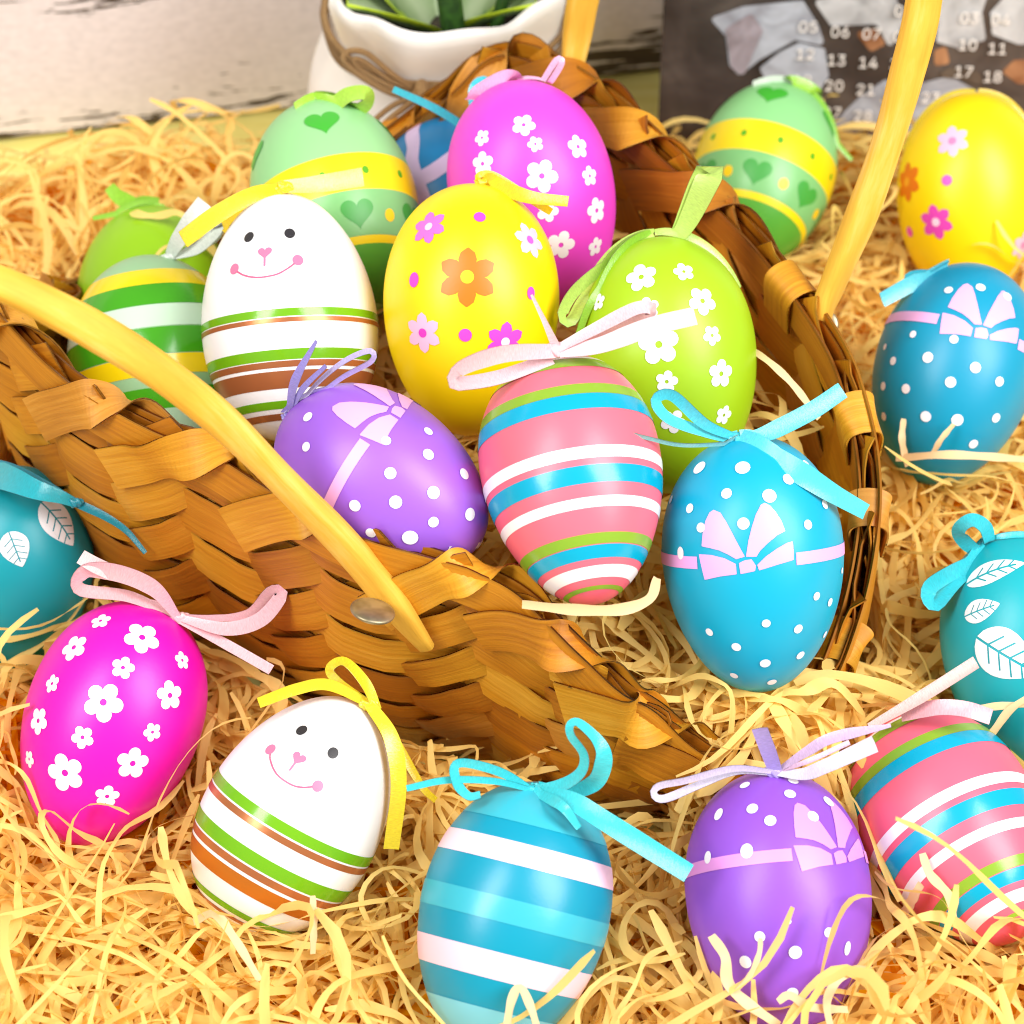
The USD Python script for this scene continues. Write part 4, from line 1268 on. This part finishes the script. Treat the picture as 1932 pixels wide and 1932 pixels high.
GROUND = [all_eggs[k] for k in ('magenta_front', 'bunny_front', 'blue_stripe', 'purple_front', 'pink_front', 'teal_right', 'blue_right', 'yellow_right', 'heart_right', 'teal_left')]


def egg_start(g, n):
    k = g.integers(0, len(GROUND), n)
    c = np.array([e.c[:2] for e in GROUND])[k]
    a = g.uniform(-np.pi * 1.05, 0.05 * np.pi, n)
    r = g.uniform(0.021, 0.034, n)
    return c + np.stack([np.cos(a) * r, np.sin(a) * r], 1)


V, F, uv = strands(620, 14, egg_start, lambda q: bed_top(q) + 0.008, length=(0.025, 0.07), width=(0.0008, 0.0021), curl=1.6, steep=0.45, keep=bed_keep, lift=0.014, body=BODY)
tag(stage.GetPrimAtPath(put('straw_tufts', V, F, STRAW, uv=uv, smooth=True)), 'upright wood wool shreds leaning on the eggs that lie in the straw', 'straw', kind='stuff')
RING = BODY.buffer(0.004).exterior


def foot_start(g, n):
    q = RING.length * g.random(n)
    p = shapely.line_interpolate_point(RING, q)
    return np.stack([shapely.get_x(p), shapely.get_y(p)], 1) + g.normal(0, .006, (n, 2))


V, F, uv = strands(2200, 4, foot_start, lambda q: bed_top(q) + 0.007, width=(0.0010, 0.0026), curl=1.5, keep=lambda P: ~((P[..., 1] > 0.62 + 0.177 * P[..., 0]).any(1)), lift=0.008, body=BODY)
tag(stage.GetPrimAtPath(put('straw_ring', V, F, STRAW, uv=uv, smooth=True)), 'wood wool shreds heaped against the foot of the basket', 'straw', kind='stuff')

# inside the basket
IN2 = INNER.buffer(-0.006)
bx0, by0, bx1, by1 = IN2.bounds


def nest_start(g, n):
    o = []
    while len(o) < n:
        p = np.stack([g.uniform(bx0, bx1, n), g.uniform(by0, by1, n)], 1)
        o += list(p[shapely.contains_xy(IN2, p[:, 0], p[:, 1])])
    return np.array(o[:n])


def nest_top(xy):
    x, y = xy[..., 0], xy[..., 1]
    # the heap slopes down towards the low lip at the front right
    d = np.sqrt((x - 0.052) ** 2 + (y - 0.345) ** 2)
    return np.clip(0.054 + 0.16 * d, 0.050, 0.069) + 0.008 * (meshkit.noise(np.stack([x * 60, y * 60, x * 0], -1), 8) - 0.5)


def nest_keep(P):
    return inside_poly(P, INNER.buffer(-0.003)).all(1)


V, F, uv = strands(3200, 5, nest_start, nest_top, length=(0.025, 0.07), width=(0.0010, 0.0026), curl=1.5, keep=nest_keep, lift=0.008, zmin=0.012)
tag(stage.GetPrimAtPath(put('basket_straw', V, F, STRAW, uv=uv, smooth=True)), 'wood wool shreds filling the basket under its eggs', 'straw', kind='stuff')

# straw spilling over the low lip
LIP = at_z(1430, 1400, 0.048)


def spill_start(g, n):
    return np.stack([LIP[0] + g.normal(0.0, 0.022, n), LIP[1] + g.normal(-0.002, 0.018, n)], 1)


def spill_top(xy):
    d = np.sqrt(((xy[..., 0] - LIP[0]) / 1.2) ** 2 + (xy[..., 1] - LIP[1] - 0.004) ** 2)
    return np.clip(0.058 - 0.60 * np.maximum(d - 0.006, 0), 0.014, 0.06)


def spill_keep(P):
    s = np.linalg.norm(P[:, :, :2] - LIP[:2], axis=2).max(1) < 0.075
    front = (P[..., 0] < 0.036) & (P[..., 1] < 0.352)
    return s & ~front.any(1)


V, F, uv = strands(1700, 8, spill_start, spill_top, length=(0.025, 0.065), width=(0.0011, 0.0030), keep=spill_keep, lift=0.007, curl=1.6)
tag(stage.GetPrimAtPath(put('spilled_straw', V, F, STRAW, uv=uv, smooth=True)), 'curled wood wool spilling over the basket\'s low front lip', 'straw', kind='stuff')


# single shreds that lie over the eggs, one thing each
def shred(pts, width, label, mat=None, twist=(0.2, 0.4)):
    q = np.array([at(x, y, d) for x, y, d in pts])
    n = 30
    p = spline(q, n)
    T = unit(np.gradient(p, axis=0))
    view = unit(CAM - p)
    a = np.interp(np.linspace(0, 1, n), np.linspace(0, 1, len(twist)), twist)[:, None]
    s0 = unit(np.cross(T, view))
    side = s0 * np.cos(a) + np.cross(s0, T) * np.sin(a)
    V, F, uv = strip(p, side, width / FOC * pts[0][2] * (0.35 + 0.65 * np.sin(np.pi * np.clip(np.linspace(0.06, 0.94, n), 0, 1)) ** 0.4) * (1 + 0.1 * np.sin(np.arange(n) * 0.7)), cup=0.10, thick=0.00016)
    path = put('straw_shred', V, F, mat or STRAW_PALE, uv=uv + pts[0][0])
    tag(stage.GetPrimAtPath(path), label, 'straw shred', 'single straw shreds lying over eggs')


e1, e2, e3 = all_eggs['purple_front'].depth, all_eggs['bunny_front'].depth, all_eggs['blue_stripe'].depth
shred([(1342, 1765, e1 - .019), (1368, 1805, e1 - .022), (1372, 1850, e1 - .022), (1400, 1885, e1 - .022), (1470, 1935, e1 - .022)], 22, 'broad pale straw shred standing against the purple egg\'s lower left')
shred([(1435, 1770, e1 - .022), (1432, 1800, e1 - .024), (1415, 1840, e1 - .024), (1390, 1868, e1 - .023)], 11, 'thin straw shred crossing the broad one on the bottom purple egg')
shred([(1645, 1830, e1 - .012), (1615, 1830, e1 - .02), (1580, 1850, e1 - .023), (1560, 1890, e1 - .024), (1568, 1945, e1 - .024)], 17, 'looped straw shred at the bottom purple egg\'s lower right')
shred([(1468, 1890, e1 - .024), (1490, 1878, e1 - .024), (1530, 1900, e1 - .024), (1600, 1905, e1 - .02)], 18, 'wavy straw shred across the purple egg\'s lowest edge')
shred([(590, 1690, e2 - .021), (592, 1740, e2 - .021), (590, 1800, e2 - .020)], 14, 'upright pointed straw shred before the front bunny egg')
shred([(365, 1740, e2 - .012), (405, 1725, e2 - .017), (445, 1775, e2 - .02), (490, 1850, e2 - .02)], 17, 'long straw shred across the front bunny egg\'s lower left')
shred([(955, 1950, e3 - .024), (962, 1900, e3 - .024), (972, 1870, e3 - .023), (980, 1864, e3 - .023), (988, 1870, e3 - .023), (1003, 1905, e3 - .024), (1015, 1945, e3 - .024)], 17, 'bent straw shred like an upturned V on the blue striped egg')
e4 = all_eggs['pink_front'].depth
shred([(1740, 1610, e4 - .020), (1755, 1650, e4 - .022), (1790, 1690, e4 - .022), (1800, 1740, e4 - .022)], 18, 'straw shred bending over the lower half of the right-hand pink striped egg')
shred([(1705, 1725, e4 - .012), (1725, 1690, e4 - .02), (1738, 1668, e4 - .022)], 20, 'short stiff straw shred at the left foot of the right-hand pink striped egg')
e5 = all_eggs['teal_right'].depth
shred([(1750, 1360, e5 - .02), (1800, 1352, e5 - .022), (1860, 1335, e5 - .023), (1945, 1328, e5 - .023)], 15, 'thin straw shred across the right-hand teal egg')
shred([(1790, 1435, e5 - .02), (1860, 1395, e5 - .024), (1905, 1340, e5 - .024), (1950, 1310, e5 - .024)], 16, 'straw shred rising to the right over the right-hand teal egg')
e6 = all_eggs['blue_right'].depth
shred([(1705, 790, e6 - .016), (1702, 830, e6 - .018), (1712, 880, e6 - .014)], 13, 'hooked straw shred on the left foot of the right-hand blue egg')
shred([(1755, 865, e6 - .02), (1775, 830, e6 - .022), (1800, 800, e6 - .021)], 11, 'short slanting straw shred on the right-hand blue egg')
shred([(1690, 865, e6 - .015), (1780, 858, e6 - .022), (1870, 862, e6 - .02), (1945, 868, e6 - .012)], 16, 'long flat straw shred across the right-hand blue egg\'s foot')
e7 = all_eggs['pink_stripe'].depth
shred([(1240, 1090, e7 - .004), (1225, 1130, e7 - .010), (1170, 1150, e7 - .014), (1080, 1150, e7 - .014), (985, 1140, e7 - .012)], 22, 'pale straw shred curled round the lower end of the basket\'s pink striped egg')
e8 = all_eggs['lime_flower'].depth
shred([(1420, 660, e8 - .004), (1460, 690, e8 - .008), (1500, 730, e8 - .008), (1545, 790, e8 - .006)], 14, 'straw shred between the lime egg and the basket\'s right wall')

# ---------------------------------------------------------------- pot, plant, twine, calendar
POT = np.array([-0.0195, 0.600, 0.0])
CER = material('white_ceramic', {'n': ('noise_texture', {'scale': 40.0, 'detail': 3.0}), 'c': ('rgb_ramp', {'ramp': [(0.3, lin((226, 220, 214))), (0.7, lin((242, 238, 232)))]}),
                                 'p': ('principled_bsdf', {'roughness': 0.4})}, [('n.fac', 'c.fac'), ('c.color', 'p.base_color')])
pot = thing('flower_pot', POT, 'white ceramic pot with gathered neck tied with twine, behind the basket', 'flower pot')
prof_out = [(0.0, 0.002), (0.030, 0.002), (0.036, 0.006), (0.0415, 0.022), (0.0430, 0.040), (0.0410, 0.056), (0.0365, 0.067), (0.0338, 0.0735), (0.0345, 0.079), (0.0362, 0.086), (0.0368, 0.0915), (0.0355, 0.0935), (0.0335, 0.0925), (0.0325, 0.088), (0.0310, 0.075), (0.0305, 0.062), (0.0, 0.062)]
pr_ = spline(np.array([(a, b, 0) for a, b in prof_out]), 70)[:, :2]
m = 96
ang = np.arange(m) * 2 * np.pi / m
fold = np.clip((pr_[:, 1] - 0.058) / 0.02, 0, 1) * (pr_[:, 0] > 0.026)
rad = np.maximum(pr_[:, :1], 0) * (1 + 0.030 * fold[:, None] * np.sin(9 * ang + 0.6 * np.sin(3 * ang))[None])
V = np.stack([rad * np.cos(ang), rad * np.sin(ang), np.broadcast_to(pr_[:, 1:] + 0.0012 * fold[:, None] * np.sin(9 * ang + 1)[None], rad.shape)], -1)
i, j = np.meshgrid(np.arange(len(pr_) - 1), np.arange(m), indexing='ij')
a, b = i * m + j, i * m + (j + 1) % m
put('pot_body', V.reshape(-1, 3) + POT, np.stack([a, b, b + m, a + m], -1).reshape(-1, 4), CER, pot, smooth=True)
SOIL = material('dark_soil', {'n': ('noise_texture', {'scale': 500.0, 'detail': 4.0}), 'c': ('rgb_ramp', {'ramp': [(0.3, (0.01, 0.008, 0.005)), (0.7, (0.05, 0.035, 0.02))]}), 'b': ('bump', {'strength': 1.0, 'distance': 0.001}), 'p': ('principled_bsdf', {'roughness': 0.9})},
                [('n.fac', 'c.fac'), ('c.color', 'p.base_color'), ('n.fac', 'b.height'), ('b.normal', 'p.normal')])
ds = trimesh.creation.cylinder(0.0295, 0.006, sections=48)
ds.apply_translation(POT + [0, 0, 0.068])
put_tm('soil', ds, SOIL, pot)

TW = material('jute_twine', {'u': ('uvmap', {'attribute': 'st'}), 'w': ('wave_texture', {'scale': 90.0, 'distortion': 1.5, 'detail': 2.0, 'bands_direction': 'diagonal'}), 'c': ('rgb_ramp', {'ramp': [(0.2, lin((150, 106, 58))), (0.8, lin((206, 166, 112)))]}),
                             'b': ('bump', {'strength': 0.8, 'distance': 0.0005}), 'p': ('principled_bsdf', {'roughness': 0.8})}, [('u.UV', 'w.vector'), ('w.fac', 'c.fac'), ('c.color', 'p.base_color'), ('w.fac', 'b.height'), ('b.normal', 'p.normal')])
twine = thing('twine_bow', POT + np.array([-0.01, -0.036, 0.07]), 'brown jute twine wound round the white pot\'s neck with a bow', 'twine')


def tube(name, pts, r, parent, mat, n=70, sides=8):
    p = spline(np.array(pts, float), n)
    T = unit(np.gradient(p, axis=0))
    ref = np.where(np.abs(T[:, 2:]) < 0.9, [[0, 0, 1.0]], [[1.0, 0, 0]])
    A_ = unit(np.cross(T, ref))
    B_ = np.cross(T, A_)
    an = np.arange(sides) * 2 * np.pi / sides
    V = p[:, None] + r * (np.cos(an)[None, :, None] * A_[:, None] + np.sin(an)[None, :, None] * B_[:, None])
    i, j = np.meshgrid(np.arange(n - 1), np.arange(sides), indexing='ij')
    a, b = i * sides + j, i * sides + (j + 1) % sides
    s = np.r_[0, np.cumsum(np.linalg.norm(np.diff(p, axis=0), axis=1))]
    uv = np.stack([np.repeat(s * 20, sides), np.tile(an / 6.28 * 0.12, n)], 1)
    put(name, V.reshape(-1, 3), np.stack([a, b, b + sides, a + sides], -1).reshape(-1, 4), mat, parent, uv=uv, smooth=True)


for k, zz_ in enumerate((0.0715, 0.0742, 0.0768)):
    an = np.linspace(0, 2 * np.pi, 60)
    rr = 0.0348 * (1 + 0.014 * np.sin(9 * an + 0.6 * np.sin(3 * an))) + 0.0012 + 0.0005 * k % 0.001
    tube('twine_turn', np.stack([rr * np.cos(an), rr * np.sin(an), zz_ + 0.0008 * np.sin(2 * an + k)], 1) + POT, 0.0008, twine, TW, 90)
dk = depth_of(POT + np.array([0, -0.0375, 0.073]))
tube('twine_loop', [at(x, y, dk + d) for x, y, d in [(790, 172, 0), (740, 140, -.006), (690, 100, -.010), (655, 98, -.011), (650, 118, -.011), (690, 150, -.009), (745, 178, -.005), (790, 180, 0)]], 0.0009, twine, TW)
tube('twine_loop', [at(x, y, dk + d) for x, y, d in [(790, 172, 0), (735, 150, -.005), (690, 118, -.008), (668, 112, -.009), (680, 132, -.008), (740, 165, -.005), (788, 182, 0)]], 0.0008, twine, TW)
tube('twine_loop', [at(x, y, dk + d) for x, y, d in [(800, 172, 0), (850, 150, -.006), (905, 130, -.009), (930, 150, -.008), (890, 172, -.005), (802, 180, 0)]], 0.0008, twine, TW)
tube('twine_tail', [at(x, y, dk + d) for x, y, d in [(655, 105, -.011), (625, 70, -.012), (612, 30, -.010), (618, -20, -.006)]], 0.0009, twine, TW, 40)
tube('twine_tail', [at(x, y, dk + d) for x, y, d in [(795, 180, 0), (760, 205, -.010), (725, 235, -.012), (700, 275, -.008)]], 0.0009, twine, TW, 40)
tube('twine_tail', [at(x, y, dk + d) for x, y, d in [(792, 180, 0), (740, 200, -.008), (690, 245, -.014), (672, 290, -.006)]], 0.0008, twine, TW, 40)
kn = trimesh.creation.icosphere(3, 0.0034)
v = np.array(kn.vertices) * (1 + 0.2 * np.sin(900 * np.array(kn.vertices)[:, :1] + 700 * np.array(kn.vertices)[:, 2:])) + at(797, 176, dk - .002)
put('twine_knot', v, kn.faces, TW, twine, smooth=True, uv=np.array(kn.vertices)[:, :2] * 20)

LEAF = material('leaf_grey_green', {'u': ('uvmap', {'attribute': 'st'}), 's': ('separate_xyz', {}), 'n': ('noise_texture', {'scale': 160.0, 'detail': 5.0}), 'mx': ('math', {'math_type': 'multiply_add', 'value2': 0.9, 'value3': -0.40}), 'ad': ('math', {'math_type': 'add'}),
                                    'c': ('rgb_ramp', {'ramp': [(0.0, lin((168, 182, 148))), (0.62, lin((134, 156, 112))), (0.76, lin((92, 128, 60))), (0.84, lin((170, 200, 30))), (1.0, lin((190, 214, 40)))]}),
                                    'p': ('principled_bsdf', {'roughness': 0.55})},
                [('u.UV', 's.vector'), ('n.fac', 'mx.value1'), ('s.y', 'ad.value1'), ('mx.value', 'ad.value2'), ('ad.value', 'c.fac'), ('c.color', 'p.base_color')])
STEM = material('dark_green_stem', {'n': ('noise_texture', {'scale': 300.0, 'detail': 3.0}), 'c': ('rgb_ramp', {'ramp': [(0.3, lin((18, 48, 10))), (0.7, lin((52, 96, 26)))]}), 'p': ('principled_bsdf', {'roughness': 0.5})}, [('n.fac', 'c.fac'), ('c.color', 'p.base_color')])
plant = thing('potted_plant', POT + np.array([0, 0, 0.07]), 'broad grey-green leaves with lime edges growing in the white pot', 'plant')


def big_leaf(az, length, width, rise, droop, back=0.0):
    n, k = 26, 13
    t = np.linspace(0, 1, n)
    d = np.array([math.cos(az), math.sin(az), 0])
    p = POT + np.array([0, 0, 0.069]) + d * (0.004 + back) + d[None] * (length * t * np.cos(rise - droop * t))[:, None] + np.array([0, 0, 1.0])[None] * (length * t * np.sin(rise - droop * t * 0.7))[:, None]
    T = unit(np.gradient(p, axis=0))
    side = unit(np.cross(T, [0, 0, 1.0]))
    nn = np.cross(side, T)
    w = width * np.sin(np.pi * np.clip(0.14 + 0.86 * t, 0, 1)) ** 0.75
    c = np.linspace(-1, 1, k)
    V1 = p[:, None] + side[:, None] * (w[:, None] * c[None])[..., None] + nn[:, None] * (w[:, None] * (0.30 * c[None] ** 2))[..., None]
    V2 = V1 - nn[:, None] * (0.0016 * (1 - 0.9 * np.abs(c)) + 0.0002)[None, :, None]
    V = np.concatenate([V1.reshape(-1, 3), V2.reshape(-1, 3)])
    i, j = np.meshgrid(np.arange(n - 1), np.arange(k - 1), indexing='ij')
    a = i * k + j
    F1 = np.stack([a, a + k, a + k + 1, a + 1], -1).reshape(-1, 4)
    o = n * k
    F2 = F1[:, ::-1] + o
    e1 = np.arange(n - 1) * k
    F3 = np.stack([e1, e1 + o, e1 + k + o, e1 + k], -1)
    e2 = e1 + k - 1
    F4 = np.stack([e2, e2 + k, e2 + k + o, e2 + o], -1)
    uvv = np.stack(np.broadcast_arrays(t[:, None], np.abs(c)[None] * 0.98), -1).reshape(-1, 2)
    put('leaf', V, np.vstack([F1, F2, F3, F4]), LEAF, plant, uv=np.vstack([uvv, uvv]), smooth=True)


big_leaf(math.radians(-142), 0.038, 0.0150, 0.84, 0.2)
big_leaf(math.radians(-40), 0.038, 0.0145, 0.86, 0.2)
big_leaf(math.radians(165), 0.055, 0.018, 1.05, 0.3)
big_leaf(math.radians(12), 0.055, 0.018, 1.05, 0.3)
big_leaf(math.radians(85), 0.06, 0.024, 0.9, 0.3)
tube('stem', [POT + np.array(q) for q in [(0.004, -0.022, 0.068), (0.003, -0.023, 0.083), (0.001, -0.022, 0.105), (-0.001, -0.016, 0.13)]], 0.0036, plant, STEM, 30, 10)
tube('stem', [POT + np.array(q) for q in [(0.012, -0.018, 0.068), (0.015, -0.020, 0.085), (0.02, -0.018, 0.105)]], 0.002, plant, STEM, 30, 10)

# calendar ------------------------------------------------------------------
CAL0 = at_z(1239, 290, 0.004)           # lower left corner
cyaw = math.radians(-2.0)
CX = np.array([math.cos(cyaw), math.sin(cyaw), 0])
lean = math.radians(12)
CY = np.cross(np.array([-CX[1], CX[0], 0]), CX)
cn = np.array([CX[1], -CX[0], 0])                   # towards the viewer
CU = math.cos(lean) * np.array([0, 0, 1.0]) - math.sin(lean) * cn
CN = np.cross(CX, CU)
CW, CHT, CT = 0.150, 0.19, 0.003
cal = thing('desk_calendar', CAL0, 'dark desk calendar sheet with printed pale stones and white dates, before the wall', 'calendar')
CARD = material('calendar_print_dark', {'t': ('texture_coordinate', {}), 'n': ('noise_texture', {'scale': 38.0, 'detail': 5.0, 'distortion': 0.6}), 'm': ('mapping', {'scale': (9.0, 9.0, 22.0), 'rotation': (0.0, 0.9, 0.0)}), 'n2': ('noise_texture', {'scale': 8.0, 'detail': 4.0}),
                                        'mx': ('mix_float', {'fac': 0.25}), 'c': ('rgb_ramp', {'ramp': [(0.3, lin((34, 28, 28))), (0.5, lin((66, 57, 54))), (0.64, lin((92, 82, 76))), (0.8, lin((120, 92, 66)))]}), 'p': ('principled_bsdf', {'roughness': 0.35})},
                [('t.object', 'n.vector'), ('t.object', 'm.vector'), ('m.vector', 'n2.vector'), ('n.fac', 'mx.a'), ('n2.fac', 'mx.b'), ('mx.result', 'c.fac'), ('c.color', 'p.base_color')])
bxm = trimesh.creation.box([CW, CHT, CT])
bv = np.array(bxm.vertices)
put('card', CAL0 + (bv[:, :1] + CW / 2) * CX + (bv[:, 1:2] + CHT / 2) * CU + (bv[:, 2:] - CT / 2) * CN, bxm.faces, CARD, cal)


def on_card(px, py):
    d = ray(px, py)
    t = ((CAL0 - CAM) @ CN) / (d @ CN)
    q = CAM + d * t - CAL0
    return q @ CX, q @ CU


def stone_mat(name, a, b):
    return material(name, {'t': ('texture_coordinate', {}), 'n': ('noise_texture', {'scale': 90.0, 'detail': 5.0, 'distortion': 1.0}), 'c': ('rgb_ramp', {'ramp': [(0.3, lin(a)), (0.65, lin(b))]}), 'p': ('principled_bsdf', {'roughness': 0.35})},
                    [('t.object', 'n.vector'), ('n.fac', 'c.fac'), ('c.color', 'p.base_color')])


STN = [stone_mat('printed_stone_blue', (134, 134, 142), (176, 180, 190)), stone_mat('printed_stone_mauve', (120, 108, 112), (158, 148, 156)), stone_mat('printed_stone_pale', (150, 150, 152), (196, 196, 198)), stone_mat('printed_stone_rust', (130, 84, 56), (176, 128, 92)), stone_mat('printed_stone_dark', (60, 50, 44), (96, 84, 74))]


def card_poly(pts, mat, name, lift, conv=None, rounded=0.0012):
    q = [on_card(*(conv((a, b))[0] if conv else (a, b))) for a, b in pts]
    g = Polygon(q).buffer(0)
    g = g.buffer(rounded).buffer(-2 * rounded).buffer(rounded)
    g = g.intersection(Polygon([(0.0006, 0.0006), (CW - .0006, .0006), (CW - .0006, CHT - .0006), (.0006, CHT - .0006)]))
    for gg in getattr(g, 'geoms', [g]):
        if gg.is_empty or gg.geom_type != 'Polygon':
            continue
        v, f = trimesh.creation.triangulate_polygon(gg, engine='earcut')
        P = CAL0 + v[:, :1] * CX + v[:, 1:] * CU + CN * lift
        fn = np.cross(P[f[0, 1]] - P[f[0, 0]], P[f[0, 2]] - P[f[0, 0]])
        put(name, P, f if fn @ CN > 0 else f[:, ::-1], mat, cal)


for pts, k, l in [
    ([(350, 90), (520, 30), (820, 0), (900, 130), (930, 230), (780, 200), (600, 300), (500, 380), (450, 330), (430, 180)], 0, 1),
    ([(430, 140), (560, 60), (620, 150), (560, 290), (520, 380), (460, 340)], 1, 2),
    ([(600, 340), (700, 260), (800, 210), (930, 240), (950, 380), (880, 490), (760, 440), (650, 430)], 0, 2),
    ([(870, 0), (1270, -60), (1330, 100), (1260, 250), (1190, 120), (960, 130)], 2, 1),
    ([(985, -30), (1010, -30), (1005, 110), (980, 110)], 4, 2), ([(1150, -30), (1185, -30), (1175, 115), (1140, 115)], 4, 2),
    ([(1510, -60), (1760, -60), (1720, 60), (1740, 200), (1600, 240), (1490, 210)], 2, 1),
    ([(1760, 60), (1850, -40), (2200, -60), (2200, 220), (1900, 220), (1770, 170)], 2, 2),
    ([(1110, 480), (1230, 400), (1400, 420), (1560, 380), (1700, 460), (1690, 620), (1400, 700), (1250, 760), (1080, 860), (960, 760), (950, 640)], 0, 1),
    ([(950, 650), (1100, 600), (1200, 650), (1100, 860), (980, 800)], 1, 2),
    ([(1820, 360), (1880, 300), (2050, 290), (2100, 420), (1900, 420)], 3, 1),
    ([(1470, 380), (1560, 330), (1700, 350), (1740, 430), (1600, 390)], 4, 3),
    ([(1080, 160), (1180, 140), (1240, 220), (1160, 260)], 3, 1),
    ([(1480, 250), (1540, 230), (1560, 320), (1480, 330)], 3, 1)]:
    card_poly(pts, STN[k], 'printed_stone', 0.0003 * l, Z2b)
INK = material('white_print', {'p': ('principled_bsdf', {'base_color': lin((236, 230, 224)), 'roughness': 0.4})})
for txt, x, y in [('05', 830, 125), ('06', 990, 150), ('07', 1148, 160), ('08', 1305, 175), ('01', 1310, 45), ('03', 1640, 80), ('04', 1795, 90), ('12', 815, 262), ('13', 972, 292), ('14', 1130, 305), ('15', 1285, 310), ('10', 1630, 215), ('11', 1778, 235),
                  ('19', 800, 395), ('20', 960, 420), ('21', 1118, 440), ('22', 1260, 450), ('17', 1610, 350), ('18', 1755, 375), ('23', 1445, 480), ('24', 1595, 490), ('25', 1760, 505), ('27', 950, 555), ('28', 1105, 570), ('30', 1430, 605)]:
    x_, y_ = on_card(*Z2b((x - 38, y + 27))[0])
    tm = meshkit.text_mesh(txt, 0.0036, 0.0002, bold=False)
    v = np.array(tm.vertices)
    put('printed_date', CAL0 + (v[:, :1] + x_) * CX + (v[:, 1:2] + y_) * CU + (v[:, 2:] + 0.0014) * CN, tm.faces, INK, cal)
